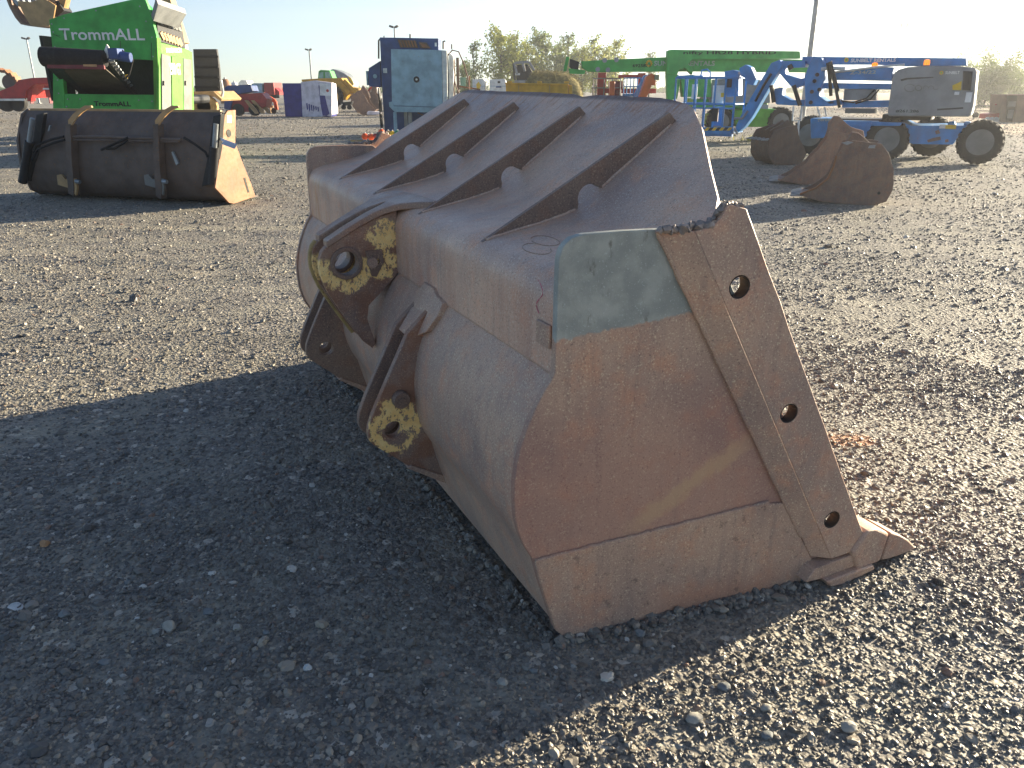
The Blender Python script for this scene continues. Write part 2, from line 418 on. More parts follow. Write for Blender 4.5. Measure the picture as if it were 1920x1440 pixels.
GM = ground_material()
def graded(lo, hi, near, n):
    t = np.linspace(-1, 1, n); g = np.sign(t) * (np.abs(t) * near + np.abs(t) ** 7 * (max(abs(lo), abs(hi)) - near)); return g
gx = graded(-500, 500, 14, 260); gy = graded(-500, 500, 14, 260) + 6.0
gv = [(float(x), float(y), relief(float(x), float(y)) if (abs(x) < 40 and -10 < y < 50) else -0.012) for y in gy for x in gx]
nx = len(gx)
g = MB(); g.add(gv, [(j * nx + i, j * nx + i + 1, (j + 1) * nx + i + 1, (j + 1) * nx + i) for j in range(len(gy) - 1) for i in range(nx - 1)])
ground = structure(g.build("ground", GM, None, smooth=80))

# loose gravel: real stones scattered over the near ground (geometry nodes, one object)
def gravel_material():
    m, q, b, oc = newmat("gravel_stone")
    oi = q.n("ShaderNodeObjectInfo"); rr = oi.outputs["Random"]
    r2 = q.math('FRACT', q.math('MULTIPLY', rr, 37.7)); r3 = q.math('FRACT', q.math('MULTIPLY', rr, 171.3))
    c = q.mix(rr, lin('#3b3936', 1.7), lin('#676259', 1.7))
    c = q.mix(q.math('MULTIPLY', q.ramp(r2, 0.7, 1.0), 0.8), c, lin('#8b8170', 1.7))
    c = q.mix(q.ramp(r3, 0.97, 0.995), c, lin('#b4aea2', 1.5))
    c = q.mix(q.math('MULTIPLY', q.ramp(r3, 0.03, 0.0), 0.8), c, lin('#7d5a44', 1.5))
    c = q.mix(q.math('MULTIPLY', q.noise(oc, 3.0, 4), 0.4), c, lin('#57534c', 1.7))
    q.t.links.new(c, b.inputs["Base Color"]); b.inputs["Roughness"].default_value = 0.5; b.inputs["Specular IOR Level"].default_value = 0.5
    return m

GSM = gravel_material()
def scatter():
    rs = np.random.RandomState(11); P_ = []; SC = []
    bands = [(0.75, 3.2, 7600, .84), (3.2, 5.5, 3800, .92), (5.5, 9.0, 1200, 1.2), (9.0, 15.0, 480, 1.5), (15.0, 24.0, 190, 1.9), (24.0, 40.0, 60, 2.9), (40.0, 75.0, 14, 4.6)]
    for r0, r1, dens, k in bands:
        half = R(56 if r1 < 10 else 40); area = half * (r1 * r1 - r0 * r0); n = int(area * dens)
        rad = np.sqrt(rs.uniform(r0 * r0, r1 * r1, n)); a = rs.uniform(-half, half, n)
        x = rad * np.sin(a); y = rad * np.cos(a)
        patch = np.array([noise.noise(Vector((float(u) * 0.8, float(w) * 0.8, 1.7))) + 0.5 * noise.noise(Vector((float(u) * 2.3, float(w) * 2.3, 4.0))) for u, w in zip(x, y)])
        keep = rs.uniform(0, 1, n) < np.clip(0.72 + patch * 0.75, 0.16, 1.0)
        # thinner under the bucket itself
        x, y = x[keep], y[keep]; m = len(x)
        s_ = 0.0053 * np.exp(rs.normal(0, 0.42, m)) * k
        big = rs.uniform(0, 1, m) < 0.010; s_[big] *= rs.uniform(1.6, 2.8, big.sum())
        s_ = np.clip(s_, 0.002, 0.026 + 0.006 * k)
        z = np.array([relief(float(u), float(w)) for u, w in zip(x, y)]) + s_ * rs.uniform(-0.4 if k > 1.1 else -0.25, 0.28, m)
        P_.append(np.stack([x, y, z], 1)); SC.append(s_)
    # stones pushed up along the resting edges of the big bucket
    for (ax, ay), (bx, by), n in (((-.5747 + .9 * .06 + .4358 * 1.51, 3.3601 + .4358 * .06 - .9 * 1.51), (-.5747 + .9 * 1.05 + .4358 * 1.61, 3.3601 + .4358 * 1.05 - .9 * 1.61), 900), ((-.5747 + .9 * .06 + .4358 * 1.5, 3.3601 + .4358 * .06 - .9 * 1.5), (-.5747 + .9 * .06 - .4358 * 1.5, 3.3601 + .4358 * .06 + .9 * 1.5), 1500)):
        t = rs.uniform(0, 1, n); off = np.abs(rs.normal(0, .022, n)); dx, dy = bx - ax, by - ay; ll = math.hypot(dx, dy); sg = 1 if n == 900 else -1
        x = ax + dx * t + sg * dy / ll * off; y = ay + dy * t - sg * dx / ll * off; s_ = 0.0055 * np.exp(rs.normal(0, .45, n)); s_ = np.clip(s_, .002, .016)
        z = np.array([relief(float(u), float(w)) for u, w in zip(x, y)]) + s_ * rs.uniform(.1, .8, n) + np.maximum(0, .014 - off * .35) * np.array([.5 + noise.noise(Vector((float(u) * 5, float(w) * 5, 2.0))) for u, w in zip(x, y)])
        P_.append(np.stack([x, y, z], 1)); SC.append(s_)
    P_ = np.concatenate(P_); SC = np.concatenate(SC); n = len(P_)
    me = bpy.data.meshes.new("gravel"); me.vertices.add(n); me.vertices.foreach_set("co", P_.astype(np.float32).ravel())
    def att(nm, ty, dat, key): a = me.attributes.new(nm, ty, 'POINT'); a.data.foreach_set(key, dat)
    sc3 = np.stack([SC * rs.uniform(0.8, 1.35, n), SC * rs.uniform(0.7, 1.15, n), SC * rs.uniform(0.5, 0.85, n)], 1).astype(np.float32)
    ro = np.stack([rs.normal(0, 0.35, n), rs.normal(0, 0.35, n), rs.uniform(0, 6.283, n)], 1).astype(np.float32)
    att("scl", 'FLOAT_VECTOR', sc3.ravel(), "vector"); att("rot", 'FLOAT_VECTOR', ro.ravel(), "vector")
    att("idx", 'INT', rs.randint(0, 6, n).astype(np.int32), "value")
    me.materials.append(GSM)
    ob = bpy.data.objects.new("gravel", me); COL.objects.link(ob)
    ng = bpy.data.node_groups.new("gravel_scatter", 'GeometryNodeTree')
    ng.interface.new_socket("Geometry", in_out='INPUT', socket_type='NodeSocketGeometry')
    ng.interface.new_socket("Geometry", in_out='OUTPUT', socket_type='NodeSocketGeometry')
    N = ng.nodes.new; L = ng.links.new
    gi = N("NodeGroupInput"); go = N("NodeGroupOutput"); iop = N("GeometryNodeInstanceOnPoints"); join = N("GeometryNodeJoinGeometry")
    for k in range(6):
        ico = N("GeometryNodeMeshIcoSphere"); ico.inputs["Radius"].default_value = 1.0; ico.inputs["Subdivisions"].default_value = 2
        sp = N("GeometryNodeSetPosition"); no = N("ShaderNodeTexNoise"); no.noise_dimensions = '4D'
        no.inputs["W"].default_value = k * 7.31; no.inputs["Scale"].default_value = 0.85; no.inputs["Detail"].default_value = 1.5
        sub = N("ShaderNodeVectorMath"); sub.operation = 'SUBTRACT'; sub.inputs[1].default_value = (0.5, 0.5, 0.5)
        mul = N("ShaderNodeVectorMath"); mul.operation = 'SCALE'; mul.inputs["Scale"].default_value = 1.9
        L(no.outputs["Color"], sub.inputs[0]); L(sub.outputs[0], mul.inputs[0]); L(mul.outputs[0], sp.inputs["Offset"])
        sm = N("GeometryNodeSetMaterial"); sm.inputs["Material"].default_value = GSM
        ti = N("GeometryNodeGeometryToInstance")
        L(ico.outputs["Mesh"], sp.inputs["Geometry"]); L(sp.outputs[0], sm.inputs[0]); L(sm.outputs[0], ti.inputs[0]); L(ti.outputs[0], join.inputs[0])
    def named(nm, ty): a = N("GeometryNodeInputNamedAttribute"); a.data_type = ty; a.inputs["Name"].default_value = nm; return a.outputs["Attribute"]
    iop.inputs["Pick Instance"].default_value = True
    L(gi.outputs[0], iop.inputs["Points"]); L(join.outputs[0], iop.inputs["Instance"])
    L(named("idx", 'INT'), iop.inputs["Instance Index"]); L(named("scl", 'FLOAT_VECTOR'), iop.inputs["Scale"])
    e2r = N("FunctionNodeEulerToRotation"); L(named("rot", 'FLOAT_VECTOR'), e2r.inputs[0]); L(e2r.outputs[0], iop.inputs["Rotation"])
    L(iop.outputs[0], go.inputs[0])
    mo = ob.modifiers.new("scatter", 'NODES'); mo.node_group = ng
    return structure(ob, "stuff"), n
gravel, n_gravel = scatter()
print("gravel stones", n_gravel)

# thin air haze, also added to stand in for lens glare: one closed box of thin forward scattering haze round the whole place
hm = bpy.data.materials.new("haze_air"); hm.use_nodes = True
ht = hm.node_tree; ht.nodes.clear(); hv = ht.nodes.new("ShaderNodeVolumePrincipled"); ho = ht.nodes.new("ShaderNodeOutputMaterial")
hv.inputs["Color"].default_value = (0.96, 0.97, 1.0, 1.0); hv.inputs["Density"].default_value = 0.0010; hv.inputs["Anisotropy"].default_value = 0.6
ht.links.new(hv.outputs[0], ho.inputs["Volume"])
haze = structure(MB().box((-515, -520, -1.2), (515, 520, 42)).build("haze", hm, None, smooth=0), "stuff")

# ================================================================== THE LOADER BUCKET
def rust_low():
    """lower corner plate: plain rust with orange stain along its bottom middle"""
    m, q, b, oc = newmat("stained_wear_plate")
    c, mid, sp, big = rust_base(q, oc, 0.92); x, y, z = sepxyz(q, oc)
    n = q.noise(q.mapping(oc, (9, 9, 3)), 1.0, 5, .65)
    st = q.math('MULTIPLY', q.ramp(q.math('ADD', z, q.math('MULTIPLY', n, .16)), .22, .10), q.math('MULTIPLY', q.ramp(x, .28, .5), q.ramp(x, .98, .8)))
    c = q.mix(q.math('MULTIPLY', st, .4), c, lin('#8f5a40', 1.5))
    c = q.mix(q.math('MULTIPLY', q.ramp(q.noise(oc, 22, 5, .7), .58, .68), .5), c, lin('#4a3c36', 1.3))
    rust_finish(q, b, c, mid, sp, .52, .25); return m
M_BACK = rust_back(); M_SIDE = rust_side(); M_SHELL = rust("rusty_shell", 1.06, 0.47, 0.22); M_PLATE = rust("rusty_wear_plate", 0.9, 0.5, 0.25)
M_DARK = rust("dark_rusty_steel", 0.5, 0.5, 0.25); M_BRIGHT = rust("bright_rusty_steel", 0.95, 0.6, 0.35); M_CAP = rust("smooth_cap_steel", 0.72, 0.42, 0.15)
M_WELD = paint("burnt_weld_metal", '#94877d', 0.5, 0.35, 0.6, '#5f4d42', 30, 0.5, 0.4)
M_UP = flaked_yellow("flaked_yellow_upper", [(-0.18, 0.934, 0.128, 0.062, 0.955), (-0.03, 0.90, 0.055, 0.0), (-0.015, 1.03, 0.072, 0.0), (0.012, 0.93, 0.045, 0.0), (-0.02, 0.985, 0.05, 0.0)])
M_LOW = flaked_yellow("flaked_yellow_lower", [(-0.156, 0.392, 0.104, 0.050), (-0.14, 0.455, 0.085, 0.0), (-0.085, 0.42, 0.05, 0.0)])
M_EDGEY = paint("yellow_plate_edge", '#a98f5c', 0.55, 0.0, 1.0, '#5a3a26', 25)
M_HOLE_SHADE = paint("painted_hole_shade", '#2e2824', 0.8, 0, 0)  # near-black colour puts shade into the cutter's bolt holes
M_PINK = paint("pink_chalk", '#c8607a', 0.9, 0, .6, '#5a4a42', 60)
BK = Matrix(((math.cos(0.4509), -math.sin(0.4509) * math.cos(.0115), 0), (math.sin(0.4509), math.cos(0.4509) * math.cos(.0115), 0), (0, 0, 1)))
bucket = thing("loader_bucket", "big brown rusty loader bucket with four ribs on its back, filling the foreground", "loader bucket", (-0.5747, 3.3601, 0.017), 0)
bucket.rotation_mode = 'XYZ'; bucket.rotation_euler = (0.0115, 0, 0.4509)

K0, FL = 1.4949, 0.10135
def SPv(u, off=0.0): return K0 + FL * u + off
OUT = [(.124, -.004), (.085, .012), (.059, .041), (.030, .14), (.002, .237), (-.016, .307), (-.045, .36), (-.062, .407), (-.073, .46), (-.077, .516), (-.077, .57),
       (-.072, .617), (-.058, .685), (-.039, .742), (-.016, .795), (.007, .839), (.028, .870), (.037, .889), (.038, .98), (.039, 1.16), (.041, 1.205), (.047, 1.225), (.057, 1.240), (.075, 1.254),
       (.108, 1.262), (.22, 1.2635), (.333, 1.262), (.44, 1.256), (.50, 1.22), (1.12, .11), (1.06, -.004)]
for s in (-1, 1):
    mb = MB(); mb.holed([OUT], lambda u, z: (u, s * SPv(u), z), lambda u, z: (u, s * (SPv(u) - .024), z))
    side = mb.build("side_plate", M_SIDE if s < 0 else M_SHELL, bucket, bevel=.003)
    # heavier lower corner plate
    low = [(.128, -.006), (.085, .010), (.057, .040), (.001, .237), (-.014, .303), (.25, .316), (.783, .345), (.86, .335), (1.03, .06), (1.06, -.006)]
    mb = MB(); mb.holed([low], lambda u, z: (u, s * SPv(u, .009), z), lambda u, z: (u, s * SPv(u, -.006), z))
    lp = mb.build("heel_wear_plate", M_PLATE if s > 0 else rust_low(), bucket, bevel=.003)
    mb = MB(); mb.tube([(u, s * SPv(u, .005), .306 + (u + .014) * .0505 + rnd.uniform(-.002, .002)) for u in np.linspace(-.012, .80, 60)], [.0065 + rnd.uniform(-.002, .002) for _ in range(60)], 7)
    mb.build("weld_bead", M_PLATE, side)
    # side cutter strip: bevelled flank, three holes, torch-cut top corner
    L0 = [(.320, 1.2595), (1.005, .099)]; dl = .092
    front = [(.569 + (1.211 - .569) * t + rnd.uniform(-.003, .003), 1.309 + (.141 - 1.309) * t) for t in np.linspace(0, 1, 14)]
    strip = [(.320 + dl, 1.257)] + [(.44, 1.262), (.466, 1.268), (.485, 1.285), (.507, 1.323), (.530, 1.319)] + front + [(1.195, .10), (1.02 + dl * .6, .085)]
    holes = [circ(.573, 1.092, .034), circ(.806, .673, .032), circ(1.048, .247, .032)]
    mb = MB(); mb.holed([strip] + holes, lambda u, z: (u, s * SPv(u, .034), z), lambda u, z: (u, s * SPv(u, -.002), z))
    a, b_ = L0; c_ = (.320 + dl, 1.257); d_ = (1.02 + dl * .6, .085)
    bev = [(a[0], s * SPv(a[0], .010), a[1]), (b_[0], s * SPv(b_[0], .010), b_[1]), (d_[0], s * SPv(d_[0], .034), d_[1]), (c_[0], s * SPv(c_[0], .034), c_[1])]
    back = [(p[0], s * SPv(p[0], -.002), p[2]) for p in bev]
    mb.add(bev + back, [(0, 1, 2, 3), (7, 6, 5, 4), (0, 4, 5, 1), (1, 5, 6, 2), (3, 2, 6, 7), (0, 3, 7, 4)])
    sc = mb.build("side_cutter", rust("cutter_steel" if s < 0 else "cutter_steel_far", 0.98, 0.5, 0.28), bucket, bevel=.003)
    mb = MB(); mb.tube([(.315 + (1.005 - .315) * t, s * SPv(.315 + .69 * t, .007), 1.2595 + (.099 - 1.2595) * t) for t in np.linspace(0, .92, 70)], [.0075 + rnd.uniform(-.002, .0015) for _ in range(70)], 7)
    mb.build("weld_bead", M_PLATE, sc)
    for hu, hz, hr in ((.573, 1.092, .034), (.806, .673, .032), (1.048, .247, .032)):
        n = 20; mb = MB(); mb.holed([circ(hu, hz, hr - .0003, n), circ(hu, hz, hr - .003, n)], lambda u, z: (u, s * SPv(u, .0335), z), lambda u, z: (u, s * SPv(u, -.004), z)); mb.build("hole_shade_liner", M_HOLE_SHADE, sc)  # added dark liner, paints shade onto the sunlit hole wall
    # lumpy torch cut along the top corner
    pts = [(u, s * SPv(u, .017), zz) for u, zz in ((.312, 1.262), (.35, 1.265), (.38, 1.261), (.41, 1.268), (.44, 1.264), (.47, 1.272), (.488, 1.292), (.505, 1.322), (.535, 1.322), (.566, 1.310))]
    fine = [Vector(pts[i]).lerp(Vector(pts[i + 1]), t) + Vector((rnd.uniform(-.004, .004), rnd.uniform(-.006, .006), rnd.uniform(-.006, .004))) for i in range(len(pts) - 1) for t in (0, .12, .25, .38, .5, .62, .75, .88)]
    mb = MB(); mb.tube(fine, [max(.006, (.0125 if i < 44 else .010) + rnd.uniform(-.005, .004)) for i in range(len(fine))], 8)
    mb.build("torch_cut_edge", M_WELD, sc)

# curved shell and floor
shell_prof = [(.062, .95), (.056, .885)]
seq = [p for p in OUT if p[1] <= .845 and p[0] < .13][::-1]
for i, p in enumerate(seq):
    a = Vector(seq[max(i - 1, 0)]); b_ = Vector(seq[min(i + 1, len(seq) - 1)]); d = (b_ - a).normalized()
    if p[1] > 0.02: shell_prof.append((p[0] - d.y * .010, p[1] + d.x * .010))
shell_prof = sorted(shell_prof, key=lambda p: -p[1]) + [(.10, .016), (.13, .010), (.6, .010), (1.18, .012)]
mb = MB(); mb.ribbon(shell_prof, lambda i, u, z: (-SPv(u, -.012), SPv(u, -.012)), .022, side=1, nv=24)
mb.build("curved_shell", M_SHELL, bucket, smooth=22)
# back panel bent over into the spill guard
prof = [(.040, .882), (.040, 1.05), (.042, 1.075), (.047, 1.097), (.056, 1.115), (.070, 1.131), (.090, 1.143), (.12, 1.151), (.20, 1.167), (.29, 1.184), (.38, 1.206), (.43, 1.223), (.46, 1.238), (.49, 1.261),
        (.523, 1.288), (.57, 1.3225), (.66, 1.389), (.735, 1.443), (.80, 1.490), (.845, 1.522), (.868, 1.539), (.885, 1.552), (.898, 1.561), (.905, 1.566), (.909, 1.569)]
nr = [(.43, 1.536), (.50, 1.53), (.553, 1.49), (.663, 1.30), (.735, 1.182), (.803, 1.07), (.845, .985), (.868, .94), (.885, .88), (.898, .80), (.909, .69)]
fr = [(.43, 1.536), (.50, 1.53), (.60, 1.44), (.75, 1.33), (.86, 1.25), (.895, 1.20), (.909, 1.15)]
def lerp_tab(t, x):
    for (a, b_), (c_, d_) in zip(t, t[1:]):
        if a <= x <= c_: return b_ + (d_ - b_) * (x - a) / (c_ - a)
    return t[0][1] if x < t[0][0] else t[-1][1]
def gext(i, u, z):
    if u < .43: return (-SPv(u, -.013), SPv(u, -.013))
    return (-min(lerp_tab(nr, u), SPv(u, -.026)), min(lerp_tab(fr, u), SPv(u, -.026)))
mb = MB(); mb.ribbon(prof, gext, .020, side=-1, nv=40)
for k, v in enumerate(mb.v):       # slight waviness and one dent on the worn top edge
    if v[2] > 1.5:
        dz = noise.noise(Vector((v[1] * 2.1, 0, 3))) * .006 + noise.noise(Vector((v[1] * 9, 0, 8))) * .003 - .008 * math.exp(-((v[1] + .13) / .05) ** 2)
        mb.v[k] = (v[0] + dz * .7, v[1], v[2] + dz * min(1, (v[2] - 1.5) / .05))
bp = mb.build("back_panel", M_BACK, bucket, smooth=30)
mb = MB(); pts = [(.046 + rnd.uniform(-.001, .001), v_, .879 + rnd.uniform(-.0015, .0015)) for v_ in np.linspace(-1.49, 1.49, 120)]; mb.tube(pts, [.0055 + rnd.uniform(-.0015, .0015) for _ in pts], 6); mb.build("weld_bead", M_SHELL, bp)
# ribs with mouse holes
arc = circ(.478, 1.258, .046, 12, 38, 217)
ribp = [(.080, 1.139), (.784, 1.527), (.812, 1.500), (.735, 1.441), (.60, 1.343), (.525, 1.288)] + arc[1:-1] + [(.432, 1.222), (.38, 1.204), (.29, 1.182), (.20, 1.165), (.12, 1.149), (.094, 1.142)]
r0 = None
for v in (-.911, -.3046, .3046, .911):
    if r0 is None:
        mb = MB(); mb.holed([ribp], lambda u, z: (u, -.009, z), lambda u, z: (u, .009, z)); r0 = mb.build("rib", rust("rib_steel", 0.55, 0.55, 0.25), bucket, bevel=.002); o = r0
        for sgn in (-1, 1):
            for seg_ in ([(.094, 1.142), (.12, 1.149), (.20, 1.165), (.29, 1.182), (.38, 1.204), (.432, 1.222)], [(.525, 1.288), (.60, 1.343), (.735, 1.441), (.806, 1.494)]):
                pts = [Vector((a_[0] + (b_[0] - a_[0]) * t_, sgn * .0105 + rnd.uniform(-.001, .001), a_[1] + (b_[1] - a_[1]) * t_ + .004)) for a_, b_ in zip(seg_, seg_[1:]) for t_ in (0, .2, .4, .6, .8)]
                mb = MB(); mb.tube(pts, [.0055 + rnd.uniform(-.0015, .0015) for _ in pts], 6); mb.build("weld_bead", M_BACK, r0)
    else:
        o = copy_tree(r0, bucket)
    o.location = (0, v, 0)
# number marks on the guard flat (torch scratched loops)
def on_guard(u): return lerp_tab([(p[0], p[1]) for p in prof[6:]], u)
mb = MB()
for cu, cv, ru, rv, a0, a1 in ((.150, -1.165, .030, .075, 20, 330), (.205, -1.115, .030, .075, 150, 480), (.235, -1.24, .028, .06, 10, 200), (.19, -1.29, .02, .06, 60, 250)):
    mb.tube([(cu + ru * math.cos(R(t)), cv + rv * math.sin(R(t)), on_guard(cu + ru * math.cos(R(t))) + .0008) for t in np.linspace(a0, a1, 20)], .0015, 5)
mb.build("scratched_number", M_PLATE, bucket)
# small square plate on the back panel
mb = MB(); mb.box((.030, -1.472, .950), (.0395, -1.396, 1.016)); mb.build("square_patch_plate", rust("patch_plate", 0.95, 0.5, 0.4), bucket, bevel=.003)
mb = MB()
mb.tube([(.0385, -1.40 + .018 * math.sin(t * 1.3), 1.03 + t * .018) for t in np.linspace(0, 5.2, 22)], [.0011 if k % 5 else .0003 for k in range(22)], 5)
mb.build("pink_mark", M_PINK, bucket)

# upper (tilt) bracket: two cheek plates, bored hub, lock plate, fish-tail cap
cheek = [(.05, 1.130), (-.046, 1.104), (-.159, 1.052), (-.228, 1.018), (-.252, 1.003), (-.268, .985), (-.277, .960), (-.281, .930), (-.279, .895), (-.270, .862), (-.253, .816), (-.185, .695), (-.124, .597), (-.085, .560), (-.07, .58), (-.10, .69), (-.09, .748), (-.060, .775), (.006, .833), (.050, .88)]
hub = circ(-.172, .934, .050, 24)
for v0, v1, nm in ((-.130, -.092, "cheek_plate"), (.005, .043, "cheek_plate")):
    mb = MB(); mb.holed([cheek, hub], lambda u, z: (u, v0, z), lambda u, z: (u, v1, z)); o = mb.build(nm, M_UP, bucket, bevel=.003)
    mb = MB(); n = 26; mb.holed([circ(-.172, .934, .066, n), circ(-.172, .934, .049, n)], lambda u, z: (u, v0 - .012, z), lambda u, z: (u, v1 + .010, z)); mb.build("bored_hub", M_DARK, o, bevel=.003)
    if v0 > 0: mb = MB(); ed = cheek[4:13]; mb.tube([(p[0] - .001, (v0 + v1) / 2, p[1]) for p in ed], .012, 8); mb.build("edge_bead", M_EDGEY, o)
    if v0 < -.1:
        mb = MB(); mb.holed([[(-.092, .977), (-.022, .979), (-.018, .925), (-.052, .868), (-.072, .872), (-.083, .93)], circ(-.045, .932, .0105, 14)], lambda u, z: (u, v0 - .010, z), lambda u, z: (u, v0 + .006, z)); mb.build("lock_plate", M_DARK, o, bevel=.002)
        mb = MB(); mb.lathe([(.0001, -.016), (.020, -.016), (.023, -.008), (.023, .004), (.0001, .004)], (-.066, v0 - .002, .928), (0, 1, 0), 14); mb.build("grease_plug", M_PLATE, o)
# cap plate with slot, flaring onto the panel bend
capu = [(-.252, .0, 0), (-.18, .046, 0), (-.10, .082, 0), (-.02, .118, .0), (.03, .136, .0), (.08, .148, .0), (.13, .158, 0), (.172, .166, 0)]
def cap_z(u): return lerp_tab([(-.27, 1.014), (-.245, 1.028), (-.16, 1.075), (-.07, 1.119), (-.003, 1.146), (.05, 1.161), (.10, 1.170), (.18, 1.178), (.24, 1.184)], u)
outl = [(-.247, -.142), (-.07, -.140), (-.01, -.146), (.05, -.172), (.10, -.218), (.142, -.262), (.166, -.272), (.176, -.258), (.172, -.13), (.165, -.03), (.150, .07), (.125, .12), (.08, .135), (.03, .110), (-.03, .075), (-.10, .060), (-.247, .056)]
slot = [(-.262 + .02, -.078), (-.10, -.074), (-.03, -.072), (.02, -.060), (.028, -.050), (.022, -.040), (-.03, -.026), (-.10, -.014), (-.262 + .02, -.006)]
outl = [(-.247, -.142)] + outl[1:] + [(-.247, -.006)] + slot[::-1][1:-1] + [(-.247, -.078)]
mb = MB()
dense = []
for i in range(len(outl)):
    a = Vector(outl[i]); b_ = Vector(outl[(i + 1) % len(outl)]); n = max(1, int((b_ - a).length / .03))
    dense += [tuple(a.lerp(b_, j / n)) for j in range(n)]
mb.holed([dense], lambda u, v: (u, v, cap_z(u) + .002), lambda u, v: (u, v, cap_z(u) - .024))
mb.build("bracket_cap", M_CAP, bucket, bevel=.004, smooth=40)

# lower (lift arm) brackets: two cheeks each, pin bosses, cross gusset, base plate
lowp = [(.05, .845), (.017, .840), (-.002, .838), (-.083, .764), (-.150, .633), (-.216, .503), (-.236, .459), (-.250, .425), (-.256, .392), (-.252, .365), (-.238, .345), (-.158, .276), (-.054, .182), (.055, .135), (.08, .30), (.0, .6)]
for vo, vi in ((-.61, -.45), (.45, .61)):
    near = vo < 0
    for va in ((vo, vo + .030), (vi - .030, vi)) if near else ((vo, vo + .030), (vi - .030, vi)):
        mb = MB(); mb.holed([lowp, circ(-.156, .392, .034, 20)], lambda u, z: (u, va[0], z), lambda u, z: (u, va[1], z))
        o = mb.build("arm_bracket_plate", M_LOW if (near and va[0] == vo) else (rust("dark_bracket_plate", 0.62, .5, .25)), bucket, bevel=.003)
        mb = MB(); inner = va[1] if va[0] == vo else va[0]; sg = 1 if va[0] == vo else -1
        mb.holed([circ(-.156, .392, .060, 24), circ(-.156, .392, .035, 24)], lambda u, z: (u, inner - sg * .001, z), lambda u, z: (u, inner + sg * .016, z)); mb.build("pin_boss", M_PLATE, o, bevel=.003)
        if near and va[0] == vo:
            mb = MB(); mb.lathe([(.0001, -.034), (.012, -.034), (.013, -.028), (.030, -.028), (.034, -.022), (.034, .004), (.0001, .004)], (-.125, va[0], .515), (0, 1, 0), 20); mb.build("retainer_bolt", M_DARK, o)
    mid0, mid1 = vo + .030, vi - .030
    mb = MB(); mb.prism([(-.022, mid0, .822), (-.022, mid1, .822), (-.078, mid1, .742), (-.078, mid0, .742)], (.03, 0, .012))
    mb.prism([(.06, mid0, .842), (.06, mid1, .842), (-.022, mid1, .822), (-.022, mid0, .822)], (0, 0, -.016))
    mb.build("cross_gusset", M_SHELL, bucket, bevel=.003)
    # raised base plate on the panel, following the back
    base = [(vo - .005, .895), (vo + .02, .915), (vi - .04, .915), (vi + .02, .87), (vi + .02, .80), (vo + .02, .74), (vo - .06, .78), (vo - .09, .84), (vo - .08, .885)] if near else [(vi + .085, .89), (vo - .02, .915), (vo - .03, .80), (vi + .09, .78)]
    def su(z): return lerp_tab(sorted([(p[1], p[0]) for p in OUT[4:18]]), z) if z < .889 else .038
    mb = MB(); dn = []
    for i in range(len(base)):
        a = Vector(base[i]); b_ = Vector(base[(i + 1) % len(base)]); n = max(1, int((b_ - a).length / .02)); dn += [tuple(a.lerp(b_, j / n)) for j in range(n)]
    mb.holed([dn], lambda v, z: (su(z) - .012, v, z), lambda v, z: (su(z) + .03, v, z)); mb.build("base_plate", M_SHELL, bucket, bevel=.003)
    # skid bar under the bracket
    mb = MB(); mb.prism([(-.112, vo - .01, .224), (-.095, vo - .01, .232), (.07, vo - .01, .140), (.05, vo - .01, .118)], (0, .20, 0)); mb.build("skid_bar", M_BRIGHT, bucket, bevel=.002)

# cutting edge, corner pads, teeth
mb = MB(); mb.prism([(.955, -1.650, .032), (.985, -1.650, .078), (1.19, -1.650, .085), (1.29, -1.650, .034), (1.02, -1.650, .026)], (0, 3.30, 0)); mb.build("cutting_edge", M_PLATE, bucket, bevel=.004)
for s in (-1, 1):
    mb = MB(); mb.prism([(1.03, s * 1.672, .028), (1.255, s * 1.672, .030), (1.268, s * 1.672, .008), (1.14, s * 1.672, -.010), (1.05, s * 1.672, .0)], (0, -s * .17, 0)); mb.build("corner_pad", M_PLATE, bucket, bevel=.006)
t0 = None
for k in range(8):
    v = -1.60 + k * 3.2 / 7
    if t0 is None:
        mb = MB(); mb.prism([(1.15, -.06, .10), (1.20, -.06, .176), (1.27, -.06, .166), (1.326, -.06, .132), (1.308, -.06, .024), (1.19, -.06, .018)], (0, .12, 0))
        t0 = mb.build("tooth_adapter", M_BRIGHT, bucket, bevel=.012, seg=3); o = t0
        mb = MB(); A = [(1.332, .134), (1.40, .100), (1.46, .060), (1.517, .012), (1.515, -.001), (1.42, .006), (1.36, .012), (1.313, .024)]
        wd = [.058, .052, .046, .036, .036, .046, .052, .058]
        n = len(A); tri = tessellate_polygon([[Vector((p[0], p[1], 0)) for p in A]])
        mb.add([(p[0], -w, p[1]) for p, w in zip(A, wd)] + [(p[0], w, p[1]) for p, w in zip(A, wd)], [tuple(t) for t in tri] + [tuple(i + n for i in t) for t in tri] + [(i, (i + 1) % n, (i + 1) % n + n, i + n) for i in range(n)])
        mb.build("tooth_tip", M_BRIGHT, t0, bevel=.008, seg=3)
        o.location = (0, v, 0)
    else:
        o = copy_tree(t0, bucket); o.location = (0, v, 0)

